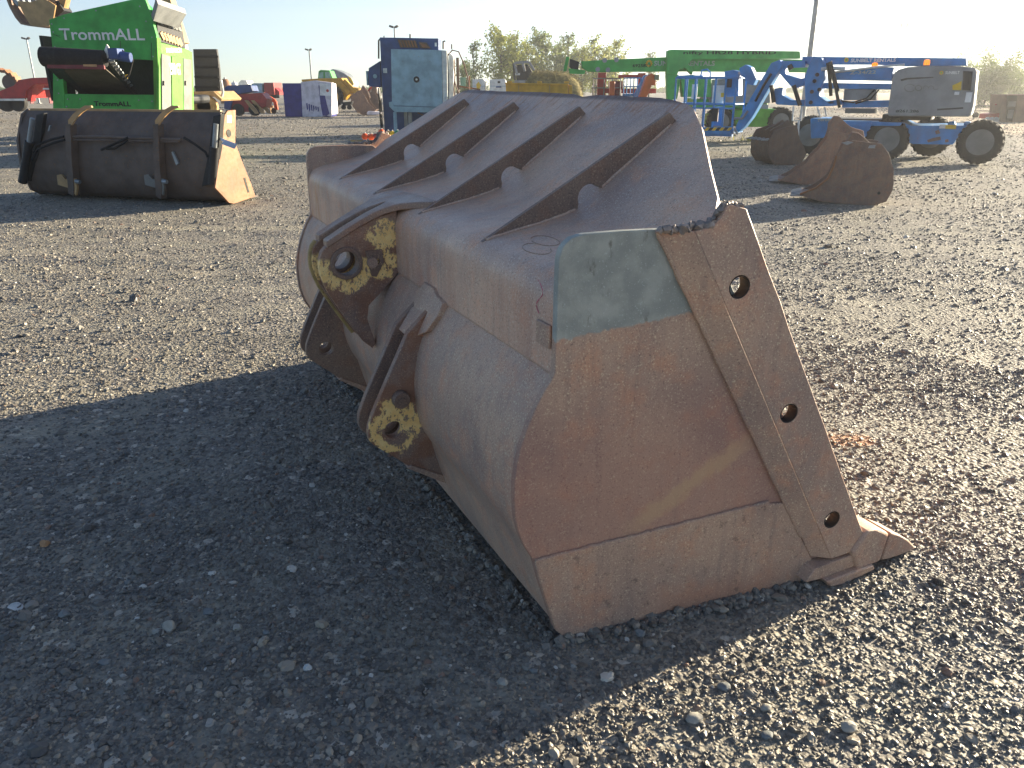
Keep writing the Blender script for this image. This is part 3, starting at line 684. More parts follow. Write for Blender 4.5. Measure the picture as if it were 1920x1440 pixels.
# ================================================================== THE YARD BEHIND: machines, attachments, posts
M = {}
def pm(k, col, **kw):
    M[k] = paint(k, col, **kw); return M[k]
pm("green_paint", '#38a040', rough=.45, wear=.12); pm("lime_paint", '#559c2c', rough=.45, wear=.15); pm("lift_green", '#48a84e', rough=.45, wear=.2)
pm("lift_blue", '#2d80bf', rough=.45, wear=.3); pm("pale_blue", '#86a6b6', rough=.5, wear=.25); pm("navy", '#31497a', rough=.5, wear=.3)
pm("grey_hood", '#858788', rough=.45, wear=.2); pm("grey_door", '#6f716c', rough=.5, wear=.2); pm("white_paint", '#d5d6d2', rough=.45, wear=.2); pm("white_print", '#e2e2dc', rough=.6, wear=.0, var=.05)
pm("black_rubber", '#1b1b1c', rough=.8, wear=.3, wearcol='#4a453d'); pm("black_steel", '#1f2022', rough=.55, wear=.2); pm("tyre", '#2b2a29', rough=.85, wear=.5, wearcol='#5a5347')
pm("red_paint", '#a32a28', rough=.45, wear=.25); pm("dark_red", '#6d2a32', rough=.5, wear=.3); pm("orange_paint", '#c05227', rough=.45, wear=.25)
pm("yellow_paint", '#c8962a', rough=.45, wear=.25); pm("tan_steel", '#a8875c', rough=.5, wear=.4); pm("tan_plate", '#8f6240', rough=.6, wear=.5, wearcol='#7a4a2c')
pm("rim_grey", '#74736e', rough=.5, wear=.4); pm("galvanised", '#8d9294', rough=.45, metal=.5, wear=.2); pm("dark_brown_steel", '#61534a', rough=.6, wear=.8, wearcol='#86603f', scale=4)
pm("blue_cloth", '#2a2f7a', rough=.85, wear=.1); pm("white_cloth", '#c9c6cf', rough=.85, wear=.1); pm("paper", '#dfe0de', rough=.8, wear=0)
pm("dirty_belt", '#4a443a', rough=.8, wear=.6, wearcol='#6a604e'); pm("dark_recess", '#252822', rough=.7, wear=.2); pm("wood", '#a98a5c', rough=.8, wear=.4)
pm("text_black", '#18211a', rough=.6, wear=0); pm("text_yellow", '#f6f3d2', rough=.6, wear=0); pm("text_dim", '#9fae9f', rough=.6, wear=0, var=.1); pm("sun_yellow", '#e3b21e', rough=.6, wear=0)
pm("hose_brown", '#6b4a3c', rough=.6, wear=.2); pm("blue_tag", '#9fb4d2', rough=.6, wear=0); pm("glass_dark", '#39505a', rough=.12, wear=0, spec=.8); pm("glass_green", '#7fae9a', rough=.15, wear=0, spec=.8)
pm("warn_yellow", '#d8b21a', rough=.55, wear=.1); pm("brown_cabinet", '#6b5446', rough=.7, wear=.3); pm("straw", '#7d7345', rough=.95, wear=.9, wearcol='#4f5030', scale=6, var=.5); pm("ball_orange", '#e0521a', rough=.4, wear=0); pm("ball_green", '#2f8f62', rough=.4, wear=0); pm("bark", '#4b4238', rough=.9, wear=.3)
RU = [rust("rusty_attachment", .40, .55, .7, 2.2), rust("rusty_attachment_b", .28, .55, .7, 2.2), rust("rusty_attachment_c", .46, .6, .7, 2.2)]
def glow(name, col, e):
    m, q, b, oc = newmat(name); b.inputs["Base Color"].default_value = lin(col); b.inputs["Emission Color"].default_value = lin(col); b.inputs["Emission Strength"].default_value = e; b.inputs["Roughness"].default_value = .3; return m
M["beacon"] = glow("amber_beacon_backlit_glow", '#ff8a12', .28)  # emission stands in for sunlight glowing through the beacon lens

def pieces(mb, gap=.02):
    """the separate solids of a mesh: islands whose bounding boxes lie apart"""
    n = len(mb.v); par = list(range(n))
    def find(i):
        while par[i] != i: par[i] = par[par[i]]; i = par[i]
        return i
    for f in mb.f:
        for i in f[1:]: par[find(i)] = find(f[0])
    isl = {}
    for i in range(n): isl.setdefault(find(i), []).append(i)
    bx = [([min(mb.v[i][k] for i in l) - gap for k in range(3)], [max(mb.v[i][k] for i in l) + gap for k in range(3)], [r_]) for r_, l in isl.items()]
    merged = True
    while merged:
        merged = False
        for i in range(len(bx)):
            for j in range(i + 1, len(bx)):
                if all(bx[i][0][k] <= bx[j][1][k] and bx[j][0][k] <= bx[i][1][k] for k in range(3)):
                    bx[i] = ([min(bx[i][0][k], bx[j][0][k]) for k in range(3)], [max(bx[i][1][k], bx[j][1][k]) for k in range(3)], bx[i][2] + bx[j][2]); bx.pop(j); merged = True; break
            if merged: break
    if len(bx) == 1: return [mb]
    out = []
    for _, _, roots in bx:
        rs_ = set(roots); keep = [i for i in range(n) if find(i) in rs_]; mp = {o: k for k, o in enumerate(keep)}; m2 = MB()
        m2.v = [mb.v[i] for i in keep]; m2.f = [tuple(mp[i] for i in f) for f in mb.f if f[0] in mp]; out.append(m2)
    return out

def part(name, mat, root, fn, bevel=0.0, smooth=35):
    mb = MB(); fn(mb); first = None
    for m_ in pieces(mb):
        o = m_.build(name, M[mat] if isinstance(mat, str) else mat, root, bevel=bevel, smooth=smooth); first = first or o
    return first

def wheel(root, c, R_, w, axis=(0, 1, 0), lugs=22, tm="tyre", rm="rim_grey", name="wheel"):
    """tyre with tread lugs, dished rim and hub; c = hub centre (outer face towards -axis)"""
    mb = MB(); mb.lathe([(R_ * .58, -w / 2 + .02), (R_ * .72, -w / 2), (R_ * .90, -w * .46), (R_ * .965, -w * .30), (R_ * .97, w * .30), (R_ * .90, w * .46), (R_ * .72, w / 2), (R_ * .58, w / 2 - .02)], c, axis, 36, caps=False)
    d = Vector(axis).normalized(); a = d.orthogonal().normalized(); b_ = d.cross(a)
    for k in range(lugs):
        t = 2 * math.pi * k / lugs
        for sg in (-1, 1):
            tt = t + sg * .06; r_ = a * math.cos(tt) + b_ * math.sin(tt); tg = d.cross(r_)
            p = Vector(c) + r_ * R_ * .945 + d * sg * w * .02; q = Vector(c) + r_ * R_ * .945 + d * sg * w * .47 + tg * R_ * .05
            mb.beam(p, q, R_ * .11, R_ * .11, up=r_)
    t = mb.build(name, M[tm], root, smooth=40)
    mb = MB(); mb.lathe([(R_ * .60, -w * .44), (R_ * .55, -w * .40), (R_ * .50, -w * .22), (R_ * .30, -w * .20), (R_ * .20, -w * .20), (R_ * .19, -w * .34), (R_ * .08, -w * .36), (.001, -w * .36)], c, axis, 28)
    for k in range(8):
        tt = 2 * math.pi * k / 8; p = Vector(c) + (a * math.cos(tt) + b_ * math.sin(tt)) * R_ * .27 - d * w * .2; mb.cyl(p, p - d * .03, R_ * .03, 6)
    mb.build("rim", M[rm], t, smooth=40)
    return t

# ---------------------------------------------------------------- dark loader bucket on the left
A, B = ground_at(56, 368), ground_at(418, 384); rz = math.atan2(B.y - A.y, B.x - A.x); W = (B - A).length
F = Frame((A.x, A.y, 0), rz)
r = F.thing("dark_loader_bucket", "black rusty bucket with two tan hooks and hoses, in front of the green machine", "loader bucket")
H1 = F.at(230, 208, .28).z
pr = [(.30, H1), (.24, H1 - .02), (.06, H1 * .80), (.0, H1 * .62), (-.02, H1 * .40), (.0, H1 * .22), (.07, .10), (.20, .02), (.95, .0)]
mb = MB(); mb.ribbon(pr, lambda i, u, z: (.02, W - .02), .025, side=1, nv=4); mb.v = [(v[1], v[0], v[2]) for v in mb.v]; mb.build("shell", M["dark_brown_steel"], r, smooth=50)
def endp(mb, x0, x1): mb.prism([(x0, q[0], q[1]) for q in [(.30, H1 + .02), (.16, H1 - .06), (-.02, H1 * .66), (-.05, H1 * .38), (.04, .10), (.22, -.0), (.62, .03), (.95, .02), (.97, .10), (.55, H1 * .62), (.50, H1 + .01)]], (x1 - x0, 0, 0))
part("end_plate", "dark_brown_steel", r, lambda mb: endp(mb, -.02, .02), .004)
rp = part("end_plate", "tan_plate", r, lambda mb: F.polyx(mb, [(418, 216), (424, 207), (439, 206), (438, 268), (450, 300), (468, 345), (476, 368), (436, 382), (426, 380), (400, 352), (413, 262)], W, W + .03), .004)
rp["label"] = "sunlit tan right end plate"
part("pin_hole", "dark_recess", rp, lambda mb: mb.lathe([(.001, 0), (.055, 0), (.055, .012), (.001, .012)], F.atx(428, 250, W + .024), (1, 0, 0), 16))
part("slot", "dark_recess", rp, lambda mb: F.polyx(mb, [(456, 334), (459, 333), (467, 360), (464, 362)], W + .026, W + .034))
part("sticker", "paper", rp, lambda mb: F.polyx(mb, [(425, 216), (434, 216), (434, 230), (425, 230)], W + .031, W + .035))
part("tag", "blue_tag", rp, lambda mb: (mb.prism([F.at(407, 258, -.03), F.at(412, 257, -.03), F.at(424, 263, -.05), F.at(422, 268, -.05)], (0, .006, 0)), mb.prism([F.at(421, 262, -.06), F.at(443, 270, -.06), F.at(439, 279, -.06), F.at(415, 270, -.06)], (.01, .006, .0))))
for hx, hb in ((140, 372), (303, 378)):      # two hook brackets with their webs
    h = part("hook", "tan_steel", r, lambda mb: mb.prism([F.at(hx - 12, 235, -.14), F.at(hx - 13, 226, -.14), F.at(hx - 4, 214, -.10), F.at(hx + 6, 205, -.05), F.at(hx + 18, 198, .0), F.at(hx + 30, 198, .04), F.at(hx + 32, 202, .04), F.at(hx + 22, 205, .0), F.at(hx + 11, 213, -.05), F.at(hx + 1, 224, -.10), F.at(hx - 6, 235, -.14)], (.0, .035, .0)), .004)
    part("bracket_web", "dark_brown_steel", r, lambda mb: mb.prism([F.at(hx - 5, 232, -.02), F.at(hx + 4, 232, -.02), F.at(hx + 7, 300, -.02), F.at(hx + 11, 352, -.02), F.at(hx + 10, hb - 6, -.02), F.at(hx, hb - 12, -.02), F.at(hx - 4, 300, -.02)], (0, -.13, 0)), .004)
    part("hinge_lug", "tan_steel" if hx < 200 else "rim_grey", r, lambda mb: (mb.prism([F.at(hx - 30, 328, -.1), F.at(hx - 22, 326, -.1), F.at(hx - 14, 336, -.1), F.at(hx + 4, 334, -.1), F.at(hx + 8, 350, -.1), F.at(hx + 6, 366, -.1), F.at(hx - 8, 352, -.1), F.at(hx - 28, 346, -.1)], (0, -.04, 0))), .004)
    part("lug_pin", "galvanised", r, lambda mb: mb.cyl(F.at(hx + 2, 340, -.20), F.at(hx + 10, 341, -.20), .03, 10))
part("top_lip", "tan_steel", r, lambda mb: mb.box((.05, .28, H1 - .01), (W - .05, .33, H1 + .025)), .003)
part("hydraulic_pipe", "dark_brown_steel", r, lambda mb: (F.bar(mb, [(118, 258), (150, 256), (230, 258), (340, 262)], .022, -.10), F.bar(mb, [(118, 262), (230, 263), (335, 266)], .016, -.10)))
for pts in ([(62, 285), (68, 272), (95, 262), (120, 256)], [(60, 300), (70, 280), (100, 268), (122, 262)], [(190, 281), (205, 274), (232, 262), (240, 258)], [(345, 258), (365, 270), (385, 285), (390, 295)], [(200, 279), (215, 278), (240, 264)]):
    part("hydraulic_hose", "black_rubber", r, lambda mb: F.bar(mb, pts, .018, -.12))
for cx, top, mid, bot, lean in ((60, 222, 266, 342, -18), (404, 232, 276, 345, -6)):
    part("cylinder_rod", "galvanised", r, lambda mb: F.bar(mb, [(cx + 1, top), (cx + lean * .3, mid)], .035, -.10, 12))
    part("cylinder_barrel", "black_steel", r, lambda mb: F.bar(mb, [(cx + lean * .3, mid), (cx + lean, bot)], .062, -.10, 14))
part("side_guard", "black_steel", r, lambda mb: F.poly(mb, [(68, 215), (82, 212), (72, 290), (56, 340), (44, 338), (60, 280)], -.02, .05), .004)
part("side_guard", "black_steel", r, lambda mb: F.poly(mb, [(400, 218), (414, 214), (410, 275), (398, 345), (378, 350), (392, 280)], -.06, .03), .004)
part("weld_tag", "galvanised", r, lambda mb: (F.poly(mb, [(321, 285), (324, 284), (335, 306), (330, 310)], -.05, -.02), F.poly(mb, [(92, 235), (95, 235), (92, 246), (89, 246)], -.03, -.01)))

# ---------------------------------------------------------------- green trommel screen
o = at_depth(100, 250, 19.5); F = Frame((o.x, o.y, 0))
t = F.thing("trommel_screen", "green and lime trommel screening machine with white lettering and a black discharge conveyor", "screening machine")
LX = F.at(293, 90).x
part("front_panel", "green_paint", t, lambda mb: F.poly(mb, [(99, 97), (92, 37), (120, 27), (262, -4), (268, -14), (280, 20), (293, 66), (291, 113), (248, 111), (99, 95)], 0, .12), .008)
part("front_post", "green_paint", t, lambda mb: (F.poly(mb, [(99, 94), (113, 95.5), (121, 178), (122, 340), (100, 340)], 0, .14)), .006)
part("front_post", "lime_paint", t, lambda mb: (F.poly(mb, [(287, 112.5), (294, 70), (300, 205), (302, 340), (292, 340)], -.01, .2)), .006)
part("lower_panel", "green_paint", t, lambda mb: F.poly(mb, [(121.5, 176), (292, 178), (294, 206), (296, 340), (122, 340)], .01, .14), .006)
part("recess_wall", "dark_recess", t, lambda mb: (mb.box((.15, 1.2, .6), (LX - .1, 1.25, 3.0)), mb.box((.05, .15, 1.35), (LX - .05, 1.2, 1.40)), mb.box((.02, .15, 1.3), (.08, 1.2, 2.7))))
part("side_wall", "lime_paint", t, lambda mb: F.polyx(mb, [(294, 340), (293, 78), (300, 80), (346, 92), (356, 98), (358, 150), (363, 340)], LX - .06, LX), .006)
part("body_core", "green_paint", t, lambda mb: (mb.box((.1, 1.26, .4), (LX - .1, 2.0, 2.5)), mb.prism([(.1, 1.3, 2.5), (LX - .15, 1.3, 2.5), (LX - .6, 1.3, 3.3), (.1, 1.3, 2.9)], (0, .7, 0))))
for a_, b_, m_ in (((301, 100), (318, 106), "grey_door"), ((342, 109), (357, 112), "grey_door"), ((320, 105), (341, 109), "lime_paint")):
    d = part("door", m_, t, lambda mb: F.polyx(mb, [a_, b_, (b_[0] + 2, 300), (a_[0] + 2, 300)], LX + .002, LX + .03), .005)
    if m_ == "grey_door": part("handle", "black_steel", d, lambda mb: mb.cyl(F.atx(a_[0] + 6, 152, LX + .05), F.atx(a_[0] + 6, 160, LX + .05), .02, 8))
words("lettering_model", "2500 GT", F.atx(319, 140, LX + .034), (0, 1, 0), (0, 0, 1), F.atx(340, 139, 0 + LX).y - F.atx(319, 140, LX).y, .26, M["text_yellow"], t, bold=.03)
words("lettering_side", "matmachl", F.atx(312, 99, LX + .004), (0, 1, .04), (0, 0, 1), F.atx(341, 100, LX).y - F.atx(312, 99, LX).y, .15, M["text_yellow"], t)
for pts_ in ([(226, 77), (226, 111)], [(105, 66), (113, 66)], [(150, 92), (150, 96)], [(284, 112), (284, 80)], [(100, 64), (113, 70)]):
    part("panel_seam", "dark_recess", t, lambda mb: mb.beam(F.at(*pts_[0], -.002), F.at(*pts_[1], -.002), .008, .012, up=(0, 1, 0)))
for px, py in ((97, 45), (100, 60), (103, 88), (287, 106), (285, 70), (274, 40), (262, 12), (180, 20), (120, 34), (150, 186), (260, 188), (285, 190), (127, 186), (125, 200), (106, 120), (108, 150), (110, 175)):
    part("bolt", "galvanised", t, lambda mb: mb.lathe([(.001, -.012), (.016, -.010), (.018, .012), (.001, .012)], F.at(px, py, .0), (0, 1, 0), 6))
# engine louvre and hopper flap on the upper right
part("louvre_frame", "black_steel", t, lambda mb: F.polyx(mb, [(292, 30), (338, 46), (346, 91), (294, 77)], LX + .002, LX + .03))
for k in range(7):
    part("slat", "tan_steel", t, lambda mb: F.polyx(mb, [(298 + k * 5.6, 62 + k * 2), (302 + k * 5.6, 58 + k * 2), (309 + k * 5.4, 72 + k * 2), (305 + k * 5.4, 76 + k * 2)], LX + .032, LX + .06))
for k in range(6):
    part("slat", "grey_door", t, lambda mb: F.polyx(mb, [(296 + k * 7, 40 + k * 2.2), (301 + k * 7, 40 + k * 2.2), (305 + k * 7, 48 + k * 2.2), (300 + k * 7, 47 + k * 2.2)], LX + .032, LX + .06))
fl = part("hopper_flap", "grey_hood", t, lambda mb: mb.prism([F.atx(283, 28, LX + .12), F.atx(331, 43, LX + .12), F.atx(346, 16, LX + .42), F.atx(292, -4, LX + .42)], (.03, 0, -.12)), .01)
p0 = F.atx(287, 25, LX + .16); p1 = F.atx(333, 39, LX + .16); p2 = F.atx(296, 4, LX + .36)
rt = (p1 - p0); upv = (p2 - p0); nn = rt.cross(upv).normalized()
words("lettering_flap", "TrommALL", p0 + nn * .04, rt, upv, rt.length * .92, upv.length * .62, M["white_print"], t, depth=.012)
part("hopper_wall", "green_paint", t, lambda mb: F.poly(mb, [(264, -2), (290, 24), (292, 66), (276, 30)], .12, .3))
words("lettering_front", "TrommALL", F.at(114, 75, -.005), (1, 0, -.005), (0, 0, 1), F.at(272, 75).x - F.at(114, 75).x, F.at(190, 52).z - F.at(190, 74).z, M["white_print"], t, bold=.015)
words("lettering_lower", "TrommALL", F.at(177, 199, .003), (1, 0, -.01), (0, 0, 1), F.at(246, 199).x - F.at(177, 199).x, F.at(200, 189).z - F.at(200, 198.5).z, M["text_black"], t, bold=.03)
# discharge conveyor folded out to the front
Q = -1.25
part("belt", "dirty_belt", t, lambda mb: mb.prism([F.at(118, 128, Q + .15), F.at(198, 128, Q + .15), F.at(256, 176, 1.0), F.at(162, 174, 1.0)], (0, .03, -.04)))
part("side_skirt", "black_steel", t, lambda mb: mb.prism([F.at(86, 120, Q + .1), F.at(118, 128, Q + .12), F.at(164, 176, .9), F.at(150, 176, .9)], (0, .05, .02)))
part("head_roller", "black_rubber", t, lambda mb: mb.tube([F.at(76, 106, Q), F.at(80, 106, Q), F.at(197, 110, Q), F.at(201, 110, Q)], [.10, .20, .17, .09], 18))
part("roller_guard", "dark_red", t, lambda mb: mb.beam(F.at(89, 122, Q - .08), F.at(196, 124, Q - .08), .06, .13), .006)
part("guard_label", "tan_steel", t, lambda mb: (mb.beam(F.at(156, 121, Q - .12), F.at(181, 122, Q - .12), .01, .07)))
part("conveyor_rail", "black_steel", t, lambda mb: (mb.beam(F.at(200, 108, Q), F.at(252, 176, .9), .08, .16), mb.beam(F.at(82, 112, Q), F.at(120, 150, .3), .07, .12)), .004)
for k in range(9):
    u_ = k / 8; part("idler", "galvanised", t, lambda mb: mb.cyl(F.at(204 + u_ * 36, 115 + u_ * 48, Q + u_ * 1.6), F.at(214 + u_ * 34, 113 + u_ * 46, Q + u_ * 1.6), .028, 8))
part("drive_motor", "navy", t, lambda mb: (F.box(mb, (200, 90), (222, 111), Q - .25, Q + .1), mb.cyl(F.at(222, 105, Q - .1), F.at(246, 108, Q - .1), .10, 14)), .02)
part("end_cap", "white_paint", t, lambda mb: mb.prism([F.at(195, 95, Q), F.at(200, 83, Q), F.at(204, 88, Q), F.at(202, 118, Q), F.at(197, 112, Q)], (0, .03, 0)))
part("motor_hose", "black_rubber", t, lambda mb: (F.bar(mb, [(244, 104), (249, 112), (246, 125), (242, 140), (232, 150)], .022, Q), F.bar(mb, [(226, 92), (236, 100), (246, 103)], .018, Q)))
part("warning_label", "warn_yellow", t, lambda mb: F.box(mb, (234, 140), (239, 147), Q + .8, Q + .82))
part("track", "black_rubber", t, lambda mb: (mb.box((.15, .3, 0), (.65, 3.2, .55)), mb.box((LX - .65, .3, 0), (LX - .15, 3.2, .55))), .1)

# ---------------------------------------------------------------- excavator behind the trommel (arm and bucket seen over it)
o = at_depth(330, 240, 27.0); F = Frame((o.x, o.y, 0))
e = F.thing("excavator", "white and tan excavator behind the green machine with its toothed bucket raised", "excavator")
part("stick", "tan_steel", e, lambda mb: F.poly(mb, [(108, 12), (121, -60), (150, -200), (172, -205), (138, -60), (117, 24)], -.15, .15), .01)
part("boom", "tan_steel", e, lambda mb: F.poly(mb, [(150, -200), (180, -240), (300, -60), (345, 80), (320, 90), (280, -30)], -.22, .22), .01)
part("bucket_link", "black_steel", e, lambda mb: (F.bar(mb, [(112, 10), (104, 30)], .10, 0), F.bar(mb, [(108, 2), (118, 20)], .08, -.1), F.poly(mb, [(100, 18), (112, 8), (120, 20), (108, 30)], -.25, .25)))
bk = part("bucket", RU[2], e, lambda mb: mb.ribbon([(F.at(p[0], p[1]).x, F.at(p[0], p[1]).z) for p in ((30, -2), (38, 18), (48, 36), (58, 48), (72, 51), (90, 50), (100, 36), (104, 16), (104, -6))], lambda i, u, z: (-.55, .55), .05, side=1, nv=2), 0, 50)
for y_ in (-.56, .50): part("cheek", "tan_steel" if y_ < 0 else RU[2], bk, lambda mb: F.poly(mb, [(33, 2), (44, 26), (56, 46), (72, 50), (92, 49), (100, 34), (104, 10), (92, 2), (76, -4), (60, 4)], y_, y_ + .06))
for k in range(4): part("tooth", "galvanised", e, lambda mb: F.poly(mb, [(12 + k * 12, -8 + k * 1), (24 + k * 12, 2 + k * 2), (33 + k * 10, 12), (34 + k * 10, 4), (26 + k * 12, -6)], -.5 + .3 * k, -.36 + .3 * k))
part("counterweight", "white_paint", e, lambda mb: (F.poly(mb, [(300, 62), (328, 54), (337, 62), (343, 90), (346, 140), (347, 172), (300, 178)], 0, .5)), .12)
part("cab", "white_paint", e, lambda mb: F.poly(mb, [(240, 20), (290, 20), (300, 178), (240, 178)], .2, 1.8), .06)
part("cab_glass", "glass_dark", e, lambda mb: F.box(mb, (246, 30), (288, 110), .17, .2))
part("red_stripe", "red_paint", e, lambda mb: (F.box(mb, (338, 62), (344, 69), -.02, .02), F.box(mb, (350, 150), (355, 170), -.03, .02)))
part("undercarriage", "black_steel", e, lambda mb: (F.box(mb, (250, 178), (362, 195), .3, 2.0), mb.box((F.at(240, 240).x, -.2, 0), (F.at(370, 240).x, .5, .75)), mb.box((F.at(240, 240).x, 1.8, 0), (F.at(370, 240).x, 2.5, .75))), .1)

# ---------------------------------------------------------------- trailer with ramp, right of the trommel
o = at_depth(390, 215, 30.0); F = Frame((o.x, o.y, 0))
tr = F.thing("low_trailer", "tan low trailer carrying an upright black grouser ramp beside the green machine", "trailer")
part("deck", "tan_steel", tr, lambda mb: (F.poly(mb, [(350, 172), (400, 171), (416, 186), (414, 190), (398, 179), (350, 184)], 0, 2.2)), .01)
rm = part("ramp", "black_steel", tr, lambda mb: F.poly(mb, [(362, 92), (406, 92), (411, 130), (413, 170), (366, 172)], .4, .55), .01)
for k in range(4): part("cleat", "black_rubber", rm, lambda mb: F.box(mb, (364, 104 + k * 19), (409, 108 + k * 19), .34, .4))
part("ramp_post", "white_paint", tr, lambda mb: F.bar(mb, [(414, 150), (418, 172), (414, 188)], .05, .3))
for x_ in (376, 388): part("wheel_guard", "wood", tr, lambda mb: mb.lathe([(.001, 0), (.36, 0), (.36, .2), (.001, .2)], F.at(x_, 200, .0), (0, 1, 0), 16))
part("hitch_leg", "tan_steel", tr, lambda mb: (F.box(mb, (352, 186), (362, 212), .2, .4), F.box(mb, (383, 188), (390, 206), .4, .6)))

# ---------------------------------------------------------------- red gooseneck trailer and crawler track at the far left
o = at_depth(60, 198, 42.0); F = Frame((o.x, o.y, 0))
g = F.thing("gooseneck_trailer", "dark red gooseneck lowbed trailer at the left edge", "trailer")
part("gooseneck", "red_paint", g, lambda mb: F.poly(mb, [(-20, 178), (26, 160), (34, 150), (60, 146), (130, 144), (130, 158), (66, 158), (50, 170), (48, 184), (-20, 186)], 0, 2.4), .03)
part("dolly", "red_paint", g, lambda mb: (F.poly(mb, [(50, 160), (62, 158), (58, 190), (51, 190)], .1, .5), F.box(mb, (82, 160), (95, 182), .1, .6)), .01)
part("landing_leg", "dark_red", g, lambda mb: (F.box(mb, (52, 170), (58, 194), .2, .5), F.box(mb, (88, 170), (94, 194), .2, .5)))
part("deck_edge", "white_paint", g, lambda mb: (F.box(mb, (-20, 185), (46, 189), -.1, 0), F.box(mb, (80, 165), (96, 168), -.05, 0)))
part("trailer_wheel", "tyre", g, lambda mb: [mb.lathe([(.001, 0), (.42, 0), (.45, .1), (.45, .25), (.42, .3), (.001, .3)], F.at(x_, 192, .3), (0, 1, 0), 18) for x_ in (8, 30)])
o2 = F.at(15, 165, .8)
tk = thing("crawler_track", "orange brown crawler track frame riding on the red trailer", "crawler track", F.loc + Vector((0, 0, 0)), 0)
def trk(mb):
    n = 20; c0 = F.at(-2, 154, .8); rx = F.at(36, 154, .8).x - c0.x; rz_ = F.at(0, 131, .8).z - c0.z
    for k in range(n):
        a0 = 2 * math.pi * k / n; p = Vector((c0.x + rx * math.cos(a0), .5, c0.z + rz_ * math.sin(a0))); q = p + Vector((0, .5, 0)); tg = Vector((-rx * math.sin(a0), 0, rz_ * math.cos(a0)))
        mb.beam(p, q, tg.length * 2 * math.pi / n * .85, .12, up=Vector((rx * math.cos(a0), 0, rz_ * math.sin(a0))))
part("track_shoes", "tan_plate", tk, trk)
part("idler_wheel", "dark_brown_steel", tk, lambda mb: mb.lathe([(.001, 0), (.38, 0), (.38, .3), (.001, .3)], F.at(18, 155, .6), (0, 1, 0), 20))

# ---------------------------------------------------------------- compact red machine and orange attachments
o = at_depth(470, 216, 47.0); F = Frame((o.x, o.y, 0))
c = F.thing("mini_loader", "small red and dark blue compact loader with tan arms, left of the blue crate", "loader")
part("hood", "navy", c, lambda mb: (F.poly(mb, [(421, 164), (428, 160), (470, 160), (474, 172), (438, 178), (432, 206), (420, 204)], 0, 1.2)), .03)
part("body", "red_paint", c, lambda mb: F.poly(mb, [(438, 177), (490, 174), (500, 186), (498, 200), (470, 210), (432, 210), (430, 196)], .1, 1.3), .04)
part("arm", "tan_steel", c, lambda mb: [F.poly(mb, [(x_, 188), (x_ + 6, 188), (x_ + 22, 205), (x_ + 26, 213), (x_ + 20, 213), (x_ + 12, 204)], -.3 + k * .3, -.15 + k * .3) for k, x_ in enumerate((458, 470, 482))], .01)
part("wheel", "tyre", c, lambda mb: [mb.lathe([(.001, 0), (.30, 0), (.33, .08), (.33, .2), (.001, .25)], F.at(x_, 206, .0), (0, 1, 0), 18) for x_ in (446, 476)])
part("roll_bar", "black_steel", c, lambda mb: F.bar(mb, [(432, 176), (434, 162), (470, 160), (474, 172)], .05, .1))
o = at_depth(508, 213, 49.0); F = Frame((o.x, o.y, 0))
c = F.thing("orange_implement", "red and orange folding implement with small wheel beside the blue crate", "implement")
part("frame", "orange_paint", c, lambda mb: (mb.beam(F.at(494, 176), F.at(516, 190), .2, .2), mb.beam(F.at(484, 180), F.at(508, 194), .2, .2), mb.beam(F.at(516, 190), F.at(519, 206), .18, .18)), .01)
part("leg", "tan_steel", c, lambda mb: (F.box(mb, (504, 190), (508, 212), 0, .2), F.box(mb, (498, 198), (512, 202), .1, .2)))
part("wheel", "tyre", c, lambda mb: mb.lathe([(.001, 0), (.16, 0), (.16, .12), (.001, .12)], F.at(513, 208, -.1), (0, 1, 0), 14))
o = at_depth(500, 190, 70.0); F = Frame((o.x, o.y, 0))
c = F.thing("red_container", "small red box body with pale blue panel far away above the red loader", "container")
part("box", "red_paint", c, lambda mb: F.box(mb, (494, 155), (515, 178), 0, 2.5), .03); part("panel", "pale_blue", c, lambda mb: F.box(mb, (471, 156), (493, 176), .1, 2.4), .03)
part("base", "black_steel", c, lambda mb: F.box(mb, (472, 178), (524, 184), .2, 2.2)); part("tail", "red_paint", c, lambda mb: F.poly(mb, [(515, 164), (524, 172), (524, 180), (515, 180)], .3, 1.5))
for nm, lb, ct, cx, cy, rr, mt, Y in (("domed_tank", "far brown domed tank left of the white dome", "tank", 424, 160, 12, "tan_plate", 85), ("domed_tank", "far white domed tank on the horizon", "tank", 441, 162, 9, "white_paint", 88)):
    q = at_depth(cx, 172, Y); F = Frame((q.x, q.y, 0)); c = F.thing(nm, lb, ct); rr_ = F.at(cx + rr, 165).x - F.at(cx, 165).x; zt = F.at(cx, 147 if rr > 10 else 153).z
    part("drum", mt, c, lambda mb: mb.lathe([(rr_, 0), (rr_, zt * .6), (rr_ * .85, zt * .8), (rr_ * .5, zt * .95), (.01, zt)], F.at(cx, 172) * Vector((1, 0, 0)).x if False else (F.at(cx, 172).x, 0, 0), (0, 0, 1), 18))
    part("lid", "galvanised", c, lambda mb: mb.cyl((F.at(cx, 172).x, 0, zt * .97), (F.at(cx, 172).x, 0, zt * 1.04), rr_ * .15, 8))
q = at_depth(456, 172, 90); F = Frame((q.x, q.y, 0)); c = F.thing("far_crawler", "tiny pale crawler machine on the horizon right of the domes", "machine")
part("body", "white_paint", c, lambda mb: F.poly(mb, [(447, 156), (452, 150), (462, 151), (465, 158), (474, 159), (474, 165), (447, 165)], 0, 2), .03); part("track", "black_steel", c, lambda mb: F.box(mb, (448, 165), (473, 170), 0, 2))

